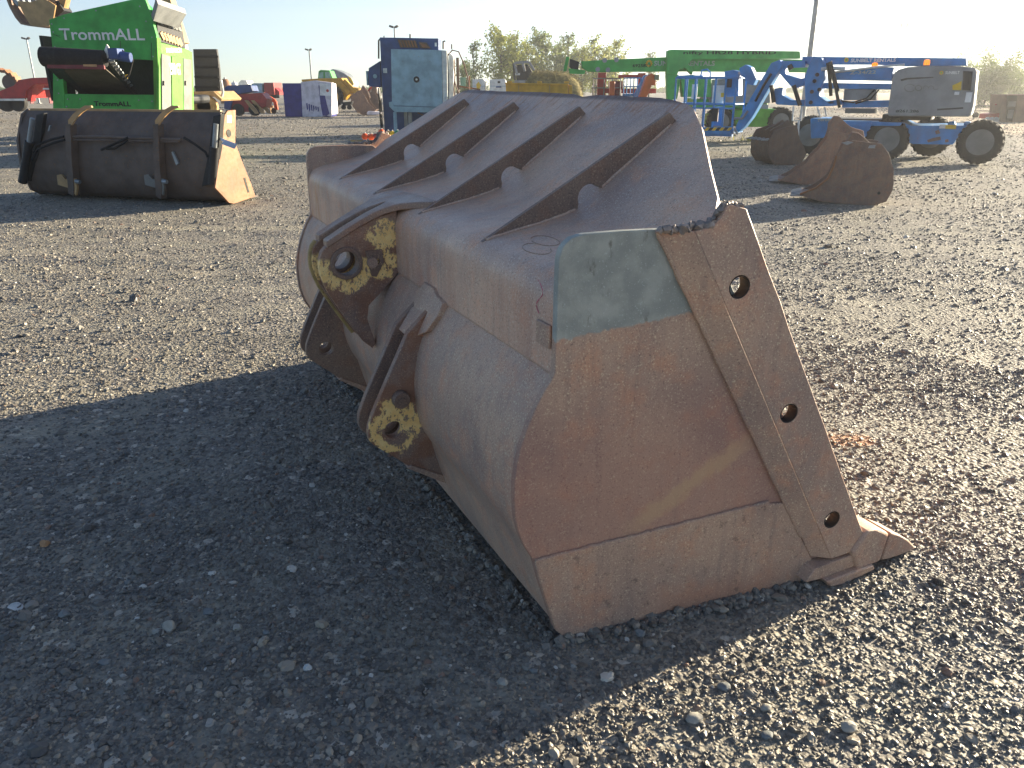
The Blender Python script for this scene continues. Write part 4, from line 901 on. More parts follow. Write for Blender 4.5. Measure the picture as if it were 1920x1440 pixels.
# ---------------------------------------------------------------- blue crate half covered by a white sheet
o = ground_at(572, 219); F = Frame((o.x, o.y, 0), -.03)
c = F.thing("covered_crate", "blue crate with a stained white sheet and a paper over its right side", "crate")
part("crate", "blue_cloth", c, lambda mb: F.box(mb, (529, 156), (620, 219), .02, 1.6), .02)
part("sheet", "white_cloth", c, lambda mb: (F.poly(mb, [(564, 154), (588, 152), (622, 157), (622, 218), (612, 217), (603, 219), (567, 219), (566, 190)], -.03, .0), F.poly(mb, [(564, 154), (622, 157), (622, 155), (590, 151)], -.02, .5)), .01)
part("sheet_side", "white_cloth", c, lambda mb: mb.box((F.at(620, 200, .02).x - .002, .0, .12), (F.at(620, 200, .02).x + .02, 1.62, F.at(620, 157, .02).z + .01)))
part("sheet_shadow", "blue_cloth", c, lambda mb: F.poly(mb, [(597, 160), (603, 160), (609, 178), (613, 196), (618, 214), (612, 217), (605, 217), (601, 196)], -.036, -.031))  # shadow lying across the sheet, painted as a dark blue patch
for k_ in range(6): part("smear", "blue_cloth", c, lambda mb: F.poly(mb, [(574 + k_ * 4.2, 194 + k_ * 1.3), (576.5 + k_ * 4.2, 193 + k_ * 1.6), (578 + k_ * 4, 204 + (k_ % 3) * 2), (575.5 + k_ * 4.1, 207 + (k_ % 2) * 3)], -.034, -.031))
part("paper_sheet", "paper", c, lambda mb: F.poly(mb, [(599, 156), (621, 158), (621, 180), (600, 179)], -.045, -.038))
part("red_seal", "red_paint", c, lambda mb: mb.lathe([(.001, 0), (.08, 0), (.08, .004), (.001, .004)], F.at(614, 170, -.052), (0, 1, 0), 12))

# ---------------------------------------------------------------- yellow loader with green cab
o = at_depth(620, 195, 56.0); F = Frame((o.x, o.y, 0))
c = F.thing("yellow_tractor", "yellow wheeled loader with a green cab behind the covered crate", "tractor")
part("body", "yellow_paint", c, lambda mb: (F.poly(mb, [(565, 149), (600, 147), (640, 146), (645, 154), (652, 162), (672, 166), (674, 172), (654, 176), (646, 188), (630, 186), (622, 168), (600, 160), (566, 153)], 0, 1.8)), .03)
part("cab", "green_paint", c, lambda mb: F.poly(mb, [(597, 134), (601, 131), (618, 132), (624, 148), (628, 158), (600, 158), (596, 148)], .2, 1.6), .03)
part("window", "glass_green", c, lambda mb: (F.poly(mb, [(599, 136), (606, 135), (606, 147), (598, 147)], .14, .2), F.poly(mb, [(609, 135), (617, 135), (621, 147), (610, 147)], .14, .2)))
wheel(c, F.at(625, 181, -.1), .68, .5, (0, 1, 0), 20, rm="yellow_paint"); wheel(c, F.at(590, 181, .2), .62, .5, (0, 1, 0), 20, rm="yellow_paint")
part("loader_arm", "yellow_paint", c, lambda mb: (mb.beam(F.at(632, 152), F.at(656, 176), .25, .3), mb.beam(F.at(645, 150), F.at(680, 186), .2, .2)), .02)
q = at_depth(640, 175, 66); F = Frame((q.x, q.y, 0)); c = F.thing("tanker", "silver round topped tanker behind the yellow loader", "tanker")
part("tank", "galvanised", c, lambda mb: F.poly(mb, [(614, 160), (616, 136), (622, 129), (630, 131), (645, 137), (655, 145), (662, 154), (662, 172), (614, 172)], 0, 2.4), .1); part("tail_plate", "warn_yellow", c, lambda mb: F.poly(mb, [(652, 142), (658, 146), (664, 158), (660, 160)], -.05, 0))
part("chassis", "black_steel", c, lambda mb: F.box(mb, (612, 172), (664, 180), .2, 2.0))

# ---------------------------------------------------------------- brown buckets and clutter left of the blue press
def excavator_bucket(F, pts, w, label, mat, teeth=(), group=None, lugs=None, name="excavator_bucket"):
    """bucket with a curved back, two cheeks, a lip with teeth and hanger ears; pts = side outline in local (x, z)"""
    c = F.thing(name, label, "bucket", group)
    back, cheek_, ear = pts; rb_ = random.Random(len(label))
    def ragged(L, k=.012):
        o_ = []
        for i in range(len(L)):
            a_, b_ = Vector(L[i]), Vector(L[(i + 1) % len(L)]); n_ = max(1, int((b_ - a_).length / .09))
            o_ += [tuple(a_.lerp(b_, j / n_) + Vector((rb_.uniform(-k, k), rb_.uniform(-k, k)))) for j in range(n_)]
        return o_
    cheek_ = ragged(cheek_); ear = ragged(ear, .008)
    mb = MB(); mb.ribbon(back, lambda i, u, z: (0, w), .03, side=1, nv=3); mb.build("curved_back", mat, c, smooth=60)
    for y_ in (-.012, w - .012): part("cheek", mat, c, lambda mb: mb.prism([(p[0], y_, p[1]) for p in cheek_], (0, .03, 0)), .003)
    for y_ in (w * .34, w * .62): part("hanger_ear", mat, c, lambda mb: mb.prism([(p[0], y_, p[1]) for p in ear], (0, .045, 0)), .006)
    for k in range(5):
        y_ = w * (.02 + .225 * k); p = back[0]; part("tooth", M["galvanised"] if teeth == "worn" else mat, c, lambda mb: mb.prism([(p[0] + .02, y_, p[1] + .03), (p[0] - .14, y_, p[1] - .005), (p[0] - .14, y_, p[1] - .02), (p[0] + .04, y_, p[1] - .02)], (0, .06, 0)))
    return c
def Fpts(F, L, ly=0): return [(F.at(p[0], p[1], ly).x, F.at(p[0], p[1], ly).z) for p in L]
o = ground_at(690, 216); F = Frame((o.x, o.y, 0))
excavator_bucket(F, (Fpts(F, [(700, 214), (688, 196), (680, 184), (677, 168)][::-1][:0] + [(704, 206), (696, 214), (684, 216), (670, 210), (660, 196), (658, 182), (664, 176)]), Fpts(F, [(658, 182), (668, 172), (676, 168), (684, 180), (692, 194), (704, 206), (696, 214), (684, 216), (670, 210), (660, 196)]), Fpts(F, [(672, 172), (678, 160), (688, 172), (692, 184), (684, 186)])), 1.0, "brown digging bucket standing left of the blue press", RU[0])
o = ground_at(712, 210); F = Frame((o.x, o.y, 0))
excavator_bucket(F, (Fpts(F, [(712, 206), (704, 208), (696, 200), (690, 186), (692, 174)]), Fpts(F, [(692, 174), (700, 170), (708, 182), (712, 206), (704, 208), (696, 200), (690, 186)]), Fpts(F, [(694, 174), (698, 150), (703, 150), (704, 176)])), 1.0, "second brown digging bucket half hidden behind the blue press", RU[1])
o = ground_at(700, 216); F = Frame((o.x, o.y, 0)); c = F.thing("white_bag", "flat white bag lying in front of the brown bucket", "bag")
part("sack", "white_cloth", c, lambda mb: F.poly(mb, [(687, 212), (690, 208), (700, 209), (712, 210), (714, 214), (708, 216), (688, 216)], -.3, .3), .05)
part("tie", "black_steel", c, lambda mb: F.bar(mb, [(687, 210), (684, 211)], .02, 0))
o = at_depth(700, 180, 58); F = Frame((o.x, o.y, 0)); c = F.thing("red_white_mixer", "small red and white rounded machine behind the brown buckets", "machine")
part("drum", "white_paint", c, lambda mb: F.poly(mb, [(690, 180), (692, 168), (700, 163), (708, 165), (712, 186), (696, 190)], 0, 1.2), .1); part("hood", "red_paint", c, lambda mb: F.poly(mb, [(687, 174), (692, 164), (702, 160), (706, 163), (694, 168)], -.1, 1.3), .03)
part("stand", "black_steel", c, lambda mb: (F.box(mb, (692, 188), (696, 197), .1, 1.0), F.box(mb, (706, 188), (710, 197), .1, 1.0)))
o = at_depth(650, 204, 46); F = Frame((o.x, o.y, 0)); c = F.thing("small_trolley", "tiny dark trolley with green top beside the brown bucket", "trolley")
part("frame", "black_steel", c, lambda mb: (F.poly(mb, [(640, 192), (660, 190), (658, 196), (644, 199)], 0, .5))); part("top", "lift_green", c, lambda mb: F.box(mb, (648, 191), (656, 194), .1, .4)); part("wheel", "tyre", c, lambda mb: [mb.lathe([(.001, 0), (.13, 0), (.13, .1), (.001, .1)], F.at(x_, 201, 0), (0, 1, 0), 12) for x_ in (644, 655)])

# ---------------------------------------------------------------- blue press with a pale blue cabinet
o = ground_at(735, 254); F = Frame((o.x, o.y, 0))
b = F.thing("blue_press", "tall navy blue baler or press with a pale blue cabinet on legs", "press")
part("column", "navy", b, lambda mb: F.poly(mb, [(712, 70), (822, 72), (826, 254), (722, 256), (716, 160)], .35, 1.5), .015)
part("side_hopper", "navy", b, lambda mb: F.poly(mb, [(691, 128), (713, 114), (714, 164), (692, 162)], .5, 1.5), .015)
part("round_plate", "pale_blue", b, lambda mb: mb.lathe([(.001, 0), (.07, 0), (.07, .02), (.001, .02)], F.at(703, 143, .47), (0, 1, 0), 16))
part("side_bracket", "pale_blue", b, lambda mb: F.box(mb, (686, 133), (691, 160), .7, 1.2))
cb = part("cabinet", "pale_blue", b, lambda mb: F.poly(mb, [(733, 92), (828, 94), (830, 201), (735, 198)], -.45, .34), .012)
part("cabinet_side", "white_paint", b, lambda mb: F.poly(mb, [(828.5, 94), (838, 95), (839, 200), (830.5, 201)], -.43, .33), .006)
part("cabinet_side", "white_paint", b, lambda mb: F.poly(mb, [(842, 98), (850, 106), (850, 190), (841, 198)], -.2, .33), .006)
for px, py in ((755, 115), (806, 115), (776, 103), (785, 106), (757, 147), (806, 149), (757, 180), (782, 180), (807, 180)):
    part("rivet", "galvanised", cb, lambda mb: mb.lathe([(.001, -.008), (.014, -.006), (.016, .002), (.001, .002)], F.at(px, py, -.452), (0, 1, 0), 8))
part("round_port", "black_steel", cb, lambda mb: mb.lathe([(.001, -.02), (.05, -.02), (.085, -.04), (.10, -.02), (.10, .004), (.001, .004)], F.at(781, 149, -.455), (0, 1, 0), 18))
part("port_centre", "white_paint", cb, lambda mb: mb.lathe([(.001, -.03), (.035, -.03), (.035, .004), (.001, .004)], F.at(781, 149, -.475), (0, 1, 0), 12))
part("stand_rail", "pale_blue", b, lambda mb: (F.poly(mb, [(729, 192), (736, 190), (738, 199), (830, 202), (846, 196), (846, 206), (826, 211), (740, 210), (730, 200)], -.5, -.40)), .006)
for x_, y0, y1, ly in ((737, 210, 252, -.46), (757, 210, 250, .2), (765, 211, 249, -.2)):
    part("stand_leg", "pale_blue" if x_ < 750 else "galvanised", b, lambda mb: F.box(mb, (x_, y0), (x_ + 8, y1), ly, ly + .10), .004)
part("vent_grille", "dark_brown_steel", b, lambda mb: (F.poly(mb, [(745, 74), (780, 76), (784, 90), (750, 89)], .30, .34), F.poly(mb, [(785, 78), (800, 80), (808, 91), (787, 90)], .30, .34)))
for k in range(6): part("vent_slat", "tan_plate", b, lambda mb: F.poly(mb, [(747 + k * 5.6, 76), (750 + k * 5.6, 76), (755 + k * 5.4, 88), (752 + k * 5.4, 88)], .26, .30))
part("vent_slat", "tan_plate", b, lambda mb: F.poly(mb, [(787, 80), (798, 83), (806, 90), (792, 89)], .26, .30))
part("small_label", "paper", b, lambda mb: (F.box(mb, (718, 128), (726, 137), .33, .35), F.box(mb, (815, 80), (819, 87), .33, .35)))
part("roof_knob", "black_steel", b, lambda mb: (mb.cyl(F.at(769, 71, .8), F.at(769, 64, .8), .03, 8), mb.cyl(F.at(720, 71, .8), F.at(720, 67, .8), .02, 6)))
part("back_pipe", "dark_brown_steel", b, lambda mb: F.bar(mb, [(710, 110), (710, 76), (714, 72)], .03, .6))
part("standing_pipe", "dark_brown_steel", b, lambda mb: (F.bar(mb, [(831, 92), (831, 78), (835, 77)], .03, .3), F.bar(mb, [(847, 92), (847, 83)], .025, .5), F.box(mb, (855, 108), (862, 190), .5, .6), F.bar(mb, [(852, 108), (852, 195)], .022, .3)))
for pts in ([(836, 195), (836, 130), (838, 106), (848, 94), (860, 97), (870, 120), (878, 150), (880, 170)], [(852, 150), (856, 165), (862, 178), (865, 184)], [(850, 110), (853, 140), (851, 170), (849, 190)], [(783, 211), (795, 217), (815, 214)]):
    part("hose", "hose_brown", b, lambda mb: F.bar(mb, pts, .022, -.1))
part("side_window", "glass_green", b, lambda mb: F.box(mb, (863, 145), (873, 165), .6, .65))
part("tan_beam", "tan_plate", b, lambda mb: (mb.beam(F.at(862, 162, .5), F.at(900, 168, .8), .06, .05), mb.beam(F.at(880, 142, .5), F.at(880, 166, .5), .05, .05)))
part("cable_rack", "black_steel", b, lambda mb: (F.box(mb, (713, 165), (717, 250), .2, .34), F.bar(mb, [(710, 165), (713, 215), (716, 254)], .03, .25)))

# ---------------------------------------------------------------- coloured floats behind the bucket
o = ground_at(706, 268); F = Frame((o.x, o.y, 0))
pl = F.thing("float_tray", "low white tray holding orange and green floats behind the bucket", "tray")
part("base", "white_paint", pl, lambda mb: mb.box((-.75, -.2, .0), (.9, .35, .05)), .01); part("rim", "tan_steel", pl, lambda mb: mb.box((-.75, -.23, .05), (.9, -.20, .10)))
grp = "round floats in the tray"
for i, (px, py, rr, mt, lb) in enumerate(((684, 256, 6.2, "ball_orange", "orange round float at the left end of the tray"), (696, 257, 6.0, "ball_orange", "orange round float second from left in the tray"), (704, 255, 4.5, "red_paint", "small red float between the orange ones"), (715, 248, 6.0, "ball_orange", "orange float raised highest in the tray"), (727, 250, 5.2, "tan_steel", "pale tan float right of the raised orange one"), (735, 251, 5.5, "sun_yellow", "yellow float beside the pale tan one"), (745, 250, 5.5, "ball_green", "green float at the right end of the tray"))):
    p = F.at(px, py, 0); q = F.at(px + rr, py, 0); R_ = q.x - p.x; w_ = F.loc + Vector((p.x, p.y, max(p.z, R_ + .05)))
    th = thing("float", lb, "float", w_, 0, grp)
    part("ball", mt, th, lambda mb: mb.lathe([(R_ * math.sin(a_), -R_ * math.cos(a_)) for a_ in np.linspace(.02, math.pi - .02, 10)], (0, 0, 0), (.3, .2, 1), 16), 0, 80)
    part("neck", "white_paint", th, lambda mb: mb.cyl((0, 0, R_ * .95), (.03, 0, R_ * 1.12), R_ * .25, 8))

# ---------------------------------------------------------------- trees
def leaf_material(name, a, b_):
    m, q, bs, oc = newmat(name)
    n = q.noise(oc, 1.3, 4); n2 = q.noise(oc, 9.0, 2)
    c = q.mix(q.ramp(n, .35, .65), lin(a), lin(b_)); c = q.mix(q.math('MULTIPLY', n2, .4), c, lin(b_))
    q.t.links.new(c, bs.inputs["Base Color"]); bs.inputs["Roughness"].default_value = .6
    tr_ = q.n("ShaderNodeBsdfTranslucent"); q.t.links.new(c, tr_.inputs["Color"])
    mx = q.n("ShaderNodeMixShader"); mx.inputs[0].default_value = .55
    q.t.links.new(bs.outputs[0], mx.inputs[1]); q.t.links.new(tr_.outputs[0], mx.inputs[2])
    q.t.links.new(mx.outputs[0], q.t.nodes["Material Output"].inputs["Surface"]); return m
LEAF = [leaf_material("spring_leaf", '#7f8f38', '#a5a64a'), leaf_material("olive_leaf", '#667846', '#86904f'), leaf_material("deep_leaf", '#56693c', '#76874c')]
def tree(label, loc, H_, wd, lm, dens, seed, group, base=.12):
    rs = random.Random(seed); t = thing("tree", label, "tree", loc, 0, group)
    tips = []; mb = MB()
    mb.tube([(0, 0, 0), (.05, .02, H_ * .3), (-.04, .05, H_ * .62), (.02, 0, H_ * .95)], [H_ * .022, H_ * .017, H_ * .010, H_ * .002], 7)
    for k in range(int(20 + H_ * 2.4)):
        z = H_ * (base + (.93 - base) * rs.random()); a_ = rs.uniform(0, 6.283); L_ = wd * 1.25 * rs.uniform(.45, 1.0) * (1.0 - max(0, (z / H_ - .45)) * 1.35) * min(1, .4 + z / H_ * 2.2)
        e_ = Vector((math.cos(a_) * L_, math.sin(a_) * L_, z + L_ * rs.uniform(.5, 1.1))); s_ = Vector((0, 0, z)); m_ = s_.lerp(e_, .5) + Vector((0, 0, -.12 * L_))
        mb.tube([s_, m_, e_], [H_ * .006, H_ * .004, H_ * .0012], 5); tips.append((s_, m_, e_, L_))
    mb.build("trunk", M["bark"], t)
    mb = MB(); vs_ = []; fs = []
    for s_, m_, e_, L_ in tips:
        for j in range(int(dens * (17 + 27 * L_))):
            u_ = rs.random() ** .7; p = (s_.lerp(m_, u_ * 2) if u_ < .5 else m_.lerp(e_, u_ * 2 - 1)) + Vector((rs.gauss(0, .2), rs.gauss(0, .2), rs.gauss(0, .2))) * (.45 + L_ * .45)
            d = Vector((rs.gauss(0, 1), rs.gauss(0, 1), rs.gauss(0, 1))).normalized(); e2 = d.orthogonal().normalized(); sz = rs.uniform(.09, .2) * (H_ / 7) ** .5
            o = len(vs_); vs_ += [p - d * sz, p + e2 * sz * .6, p + d * sz, p - e2 * sz * .6]; fs.append((o, o + 1, o + 2, o + 3))
    mb.add(vs_, fs); me = bpy.data.meshes.new("crown"); me.from_pydata(mb.v, [], mb.f); me.materials.append(lm)
    o = bpy.data.objects.new("crown", me); COL.objects.link(o); o.parent = t
    return t
TG = "spring trees behind the machines"
for i, (px, top, Y, wd, lm, dn, lb) in enumerate((
    (889, 82, 92, 1.7, 1, .55, "sparse bare looking tree just right of the blue press"),
    (872, 118, 88, 1.3, 1, 1.0, "short bushy tree at the edge of the blue press"),
    (940, 60, 95, 2.6, 0, 1.25, "tallest leafy spring tree left of the tree row, behind the grey cab"),
    (962, 66, 100, 2.2, 0, 1.0, "yellow green tree leaning against the tallest one"),
    (990, 84, 96, 2.1, 0, 1.5, "bright yellow green bushy tree above the straw mound's left"),
    (1015, 62, 99, 2.4, 1, 1.1, "tall olive tree above the straw mound"),
    (1042, 88, 94, 2.0, 1, 1.2, "lower olive tree right of the tall olive one"),
    (1064, 64, 102, 1.8, 1, .8, "slim pale tree above the green boom's tip"),
    (1090, 92, 96, 1.9, 0, 1.0, "low tree filling the gap above the green boom's tip"),
    (1112, 72, 99, 2.0, 0, 1.0, "rounded yellowish tree above the green boom"),
    (1152, 78, 97, 1.9, 0, .9, "yellowish tree at the right end of the tree row"),
    (1134, 95, 100, 1.7, 1, .9, "small thin tree between two yellowish ones"),
    (1216, 98, 104, 1.2, 1, .6, "tip of a thin tree showing over the green boom"))):
    q = at_depth(px, 175, Y); z = at_depth(px, top, Y).z; tree(lb, (q.x, q.y, 0), z + .2, wd, LEAF[lm], dn, 40 + i, TG)
for i, (px, top, Y, wd, lb) in enumerate(((1846, 136, 70, 3.0, "rounded hazy tree right of the blue lift's grey hood"), (1872, 143, 74, 2.8, "hazy tree in the middle of the right clump"), (1895, 148, 72, 2.2, "lower hazy tree above the brown cabinet"))):
    q = at_depth(px, 190, Y); z = at_depth(px, top, Y).z; tree(lb, (q.x, q.y, 0), z, wd, LEAF[2], 5.0, 80 + i, "hazy trees on the right", .05)
mb = MB(); rs = random.Random(5); vs_ = []; fs = []
for k in range(5200):
    x_ = rs.uniform(-260, 260); hgt = .9 + 1.0 * abs(noise.noise(Vector((x_ * .03, 0, 0)))) + .5 * abs(noise.noise(Vector((x_ * .2, 3, 0))))
    p = Vector((x_, 230 + rs.uniform(-4, 4), rs.random() * hgt)); d = Vector((rs.gauss(0, 1), rs.gauss(0, .4), rs.gauss(0, 1))).normalized(); e2 = d.orthogonal().normalized(); sz = rs.uniform(.5, 1.0); o_ = len(vs_)
    vs_ += [p - d * sz, p + e2 * sz * .7, p + d * sz, p - e2 * sz * .7]; fs.append((o_, o_ + 1, o_ + 2, o_ + 3))
mb.add(vs_, fs); me = bpy.data.meshes.new("far_hedge"); me.from_pydata(mb.v, [], mb.f); me.materials.append(LEAF[2]); o = bpy.data.objects.new("far_hedge", me); COL.objects.link(o); structure(o, "stuff")

# ---------------------------------------------------------------- lamp posts and mast
def lamp_post(px, top, base, Y, label, rad, heads):
    q = at_depth(px, base, Y); F = Frame((q.x, q.y, 0)); zt = F.at(px, top).z
    t = F.thing("lamp_post", label, "lamp post", "lamp posts around the yard")
    part("pole", "galvanised", t, lambda mb: mb.tube([(0, 0, 0), (0, 0, zt)], [rad, rad * .7], 10))
    part("base_plate", "galvanised", t, lambda mb: mb.box((-rad * 2, -rad * 2, 0), (rad * 2, rad * 2, .05)))
    for sx in heads: part("lamp_head", "black_steel", t, lambda mb: mb.beam((sx * rad, 0, zt - .05), (sx * (rad + .34), -.1, zt + .06), .22, .16), .02)
lamp_post(586, 93, 170, 95, "thin lamp post left of the yellow loader, far off", .10, (-1, .6)); lamp_post(745, 50, 170, 75, "lamp post rising behind the navy blue press", .09, (-1, .8))
lamp_post(70, 72, 175, 85, "lamp post far off at the left edge beside the green machine", .09, (-1, .8))
q = ground_at(1504, 222); F = Frame((q.x, q.y, 0))
zt = F.at(1535, 0).z
t = F.thing("lamp_post", "thick grey pole rising out of the picture behind the blue lift", "lamp post", "lamp posts around the yard")
part("pole", "galvanised", t, lambda mb: mb.tube([(0, 0, 0), (0, 0, zt + 3)], [.15, .12], 14)); part("base_plate", "galvanised", t, lambda mb: mb.box((-.22, -.22, 0), (.22, .22, .04)))
part("lamp_head", "black_steel", t, lambda mb: mb.beam((0, 0, zt + 2.9), (.9, -.2, zt + 3.1), .4, .25), .03)
q = at_depth(1676, 175, 170); F = Frame((q.x, q.y, 0)); t = F.thing("lattice_mast", "faint thin lattice mast in the bright sky above the blue lift", "mast")
zt = F.at(1676, -30).z
for dx, dy in ((-.35, 0), (.35, 0), (0, .6)): part("leg", "galvanised", t, lambda mb: mb.tube([(dx * 1.6, dy * 1.6, 0), (dx * .5, dy * .5, zt)], .045, 5))
part("lacing", "galvanised", t, lambda mb: [mb.tube([(.35 * (1.6 - 1.1 * k / 24) * (1 if k % 2 else -1), 0, zt * k / 24), (.35 * (1.6 - 1.1 * (k + 1) / 24) * (-1 if k % 2 else 1), 0, zt * (k + 1) / 24)], .03, 4) for k in range(24)])
part("antenna", "white_paint", t, lambda mb: (mb.box((-.7, -.2, zt * .62), (-.5, .2, zt * .66)), mb.box((.4, -.2, zt * .62), (.6, .2, zt * .66))))

# ---------------------------------------------------------------- yellow trough, straw mound, vans and grey cab
o = at_depth(1020, 200, 30.0); F = Frame((o.x, o.y, 0)); c = F.thing("yellow_hopper", "long yellow steel trough just above the bucket's top edge", "hopper")
part("side_wall", "yellow_paint", c, lambda mb: F.poly(mb, [(948, 156), (1064, 158), (1066, 210), (950, 210)], 0, .06), .01); part("end_wall", "yellow_paint", c, lambda mb: F.poly(mb, [(1066.5, 159), (1073, 160), (1074, 210), (1068, 210)], .0, 1.2), .01)
part("back_wall", "yellow_paint", c, lambda mb: F.box(mb, (950, 160), (1064, 210), 1.2, 1.26)); part("top_rail", "yellow_paint", c, lambda mb: F.poly(mb, [(947, 155), (1066, 157), (1066, 160), (947, 158)], -.05, .1), .01)
for x_ in (955, 1011, 1062): part("post", "yellow_paint", c, lambda mb: F.box(mb, (x_ - 4, 152), (x_ + 5, 156), -.05, .15), .005)
for x_ in (972, 1030): part("seam", "tan_steel", c, lambda mb: F.box(mb, (x_, 160), (x_ + 1, 175), -.012, 0))
o = at_depth(1035, 200, 40.0); F = Frame((o.x, o.y, 0)); c = F.thing("straw_mound", "rounded mound of dry olive straw behind the yellow trough", "mound")
def mound(mb):
    pr = [(985, 156), (992, 143), (1000, 134), (1012, 132), (1040, 135), (1062, 135), (1078, 142), (1088, 152), (1095, 170), (1098, 200)]; L_ = Fpts(F, pr); n = 9; vs_ = []
    L_ = [(x_, z_) for x_, z_ in L_]; L_ = [(L_[0][0] - .3, 0)] + L_ + [(L_[-1][0] + .2, 0)]
    for k in range(n):
        a_ = math.pi * k / (n - 1); sc = math.sin(a_) ** .6 if 0 < k < n - 1 else .05; y_ = -1.4 * math.cos(a_)
        vs_ += [(x_ + noise.noise(Vector((x_ * 3, k, 1))) * .06, y_ + 1.4, z_ * sc * (1 + .05 * noise.noise(Vector((x_ * 2.2, k * .9, 4))))) for x_, z_ in L_]
    m = len(L_); mb.add(vs_, [(j * m + i, j * m + i + 1, (j + 1) * m + i + 1, (j + 1) * m + i) for j in range(n - 1) for i in range(m - 1)])
part("heap", "straw", c, mound, 0, 80)
mb = MB(); rs = random.Random(9); vs_ = []; fs = []
for k in range(1500):
    u_ = rs.random(); px = 986 + 108 * u_; top = lerp_tab([(985, 156), (1000, 135), (1012, 133), (1062, 136), (1078, 143), (1088, 153), (1096, 172)], px)
    p = F.at(px, top + rs.random() ** 2 * 30, .25 + rs.random() * 1.2) + Vector((0, 0, rs.uniform(-.02, .03))); d = Vector((rs.gauss(0, 1), rs.gauss(0, .6), rs.gauss(.3, .7))).normalized() * rs.uniform(.05, .13); e2 = d.orthogonal().normalized() * .012; o_ = len(vs_)
    vs_ += [p - d, p - d + e2, p + d + e2, p + d]; fs.append((o_, o_ + 1, o_ + 2, o_ + 3))
me = bpy.data.meshes.new("straw"); me.from_pydata(vs_, [], fs); me.materials.append(M["straw"]); o = bpy.data.objects.new("straw", me); COL.objects.link(o); o.parent = c; o["kind"] = "stuff"
o = at_depth(980, 190, 52.0); F = Frame((o.x, o.y, 0)); c = F.thing("grey_loader", "grey machine cab with a light frame behind the straw mound", "loader")
part("cab_frame", "grey_hood", c, lambda mb: [mb.beam(F.at(*a_), F.at(*b_), .14, .14) for a_, b_ in (((964, 118), (970, 140)), ((964, 118), (992, 116)), ((992, 116), (1002, 132)), ((980, 118), (984, 134)))], .02)
part("cab", "black_steel", c, lambda mb: F.poly(mb, [(966, 122), (990, 121), (998, 134), (996, 160), (970, 160)], .2, 1.6), .03); part("body", "grey_hood", c, lambda mb: F.box(mb, (965, 150), (1003, 185), .1, 1.8), .05)
part("headlight", "white_paint", c, lambda mb: F.box(mb, (966, 137), (975, 141), -.05, .1)); part("mast", "black_steel", c, lambda mb: F.bar(mb, [(963, 118), (965, 150)], .06, 0))
part("wheel", "tyre", c, lambda mb: mb.lathe([(.001, 0), (.5, 0), (.55, .1), (.55, .3), (.001, .35)], F.at(972, 183, -.1), (0, 1, 0), 18))
for x0, x1, lb in ((886, 909, "small pale van with a yellow sign right of the press hoses"), (918, 949, "pale blue white box van beside the yellow trough")):
    o = at_depth((x0 + x1) / 2, 190, 62.0); F = Frame((o.x, o.y, 0)); c = F.thing("box_van", lb, "van", "pale vans far behind")
    part("box", "white_paint", c, lambda mb: F.poly(mb, [(x0, 149), (x1 - 2, 148), (x1, 152), (x1, 184), (x0, 184)], 0, 3), .05)
    part("panel_line", "pale_blue", c, lambda mb: F.box(mb, (x0 + 1, 161), (x1 - 1, 162), -.015, 0)); part("wheel", "tyre", c, lambda mb: [mb.lathe([(.001, 0), (.4, 0), (.4, .25), (.001, .25)], F.at(x_, 186, -.05), (0, 1, 0), 14) for x_ in (x0 + 6, x1 - 6)])
    if x0 < 900: part("sign", "warn_yellow", c, lambda mb: F.poly(mb, [(897, 153), (902, 160), (899, 166), (894, 166), (893, 158)], -.05, -.02))
    else: part("badge", "black_steel", c, lambda mb: F.box(mb, (933, 152), (938, 156), -.02, 0)); part("number_plate", "navy", c, lambda mb: F.box(mb, (930, 161.5), (940, 164.5), -.03, -.016))

# ---------------------------------------------------------------- red and orange lifts behind the green boom
def basket(F, root, x0, x1, y0, y1, ly0, ly1, mat, r_=.022, nx_=4, floor=True):
    a = F.at(x0, y0, ly0); b_ = F.at(x1, y1, ly0); X0, X1, Z1, Z0 = a.x, b_.x, a.z, b_.z
    part("guard_rail", mat, root, lambda mb: [mb.tube([(X0, ly0, z_), (X1, ly0, z_), (X1, ly1, z_), (X0, ly1, z_), (X0, ly0, z_)], r_, 6) for z_ in (Z1, Z0 + (Z1 - Z0) * .52)])
    for k in range(nx_ + 1):
        x_ = X0 + (X1 - X0) * k / nx_
        for y_ in (ly0, ly1): part("rail_post", mat, root, lambda mb: mb.tube([(x_, y_, Z0), (x_, y_, Z1)], r_, 6))
    if floor: part("platform_floor", mat, root, lambda mb: (mb.box((X0 - .03, ly0 - .03, Z0 - .02), (X1 + .03, ly1 + .03, Z0 + .07))), .008)
o = at_depth(1150, 200, 31.0); F = Frame((o.x, o.y, 0)); c = F.thing("red_lift", "red scissor style lift with railings beneath the green boom", "lift")
part("tower", "red_paint", c, lambda mb: (F.box(mb, (1122, 136), (1134, 210), .3, .6), F.box(mb, (1198, 137), (1209, 170), .5, .8)), .01); part("cross_beam", "red_paint", c, lambda mb: (F.box(mb, (1132, 166), (1230, 175), .3, .6), F.box(mb, (1160, 140), (1200, 146), .6, .7)), .01)
basket(F, c, 1118, 1162, 147, 184, -.3, .8, "rim_grey", .02, 3); part("control_box", "dark_red", c, lambda mb: (F.box(mb, (1150, 152), (1168, 166), -.2, .2), F.box(mb, (1154, 168), (1164, 190), -.2, .2)), .02)
part("lower_body", "red_paint", c, lambda mb: F.box(mb, (1115, 186), (1235, 230), 0, 1.6), .05)
o = at_depth(1185, 200, 29.0); F = Frame((o.x, o.y, 0)); c = F.thing("orange_lift", "orange boom lift with raised knuckle beside a blue boom", "lift")
part("boom", "orange_paint", c, lambda mb: (F.poly(mb, [(1199, 183), (1212, 144), (1222, 137), (1231, 143), (1229, 160), (1222, 160), (1212, 184), (1206, 205), (1194, 205)], 0, .35)), .015)
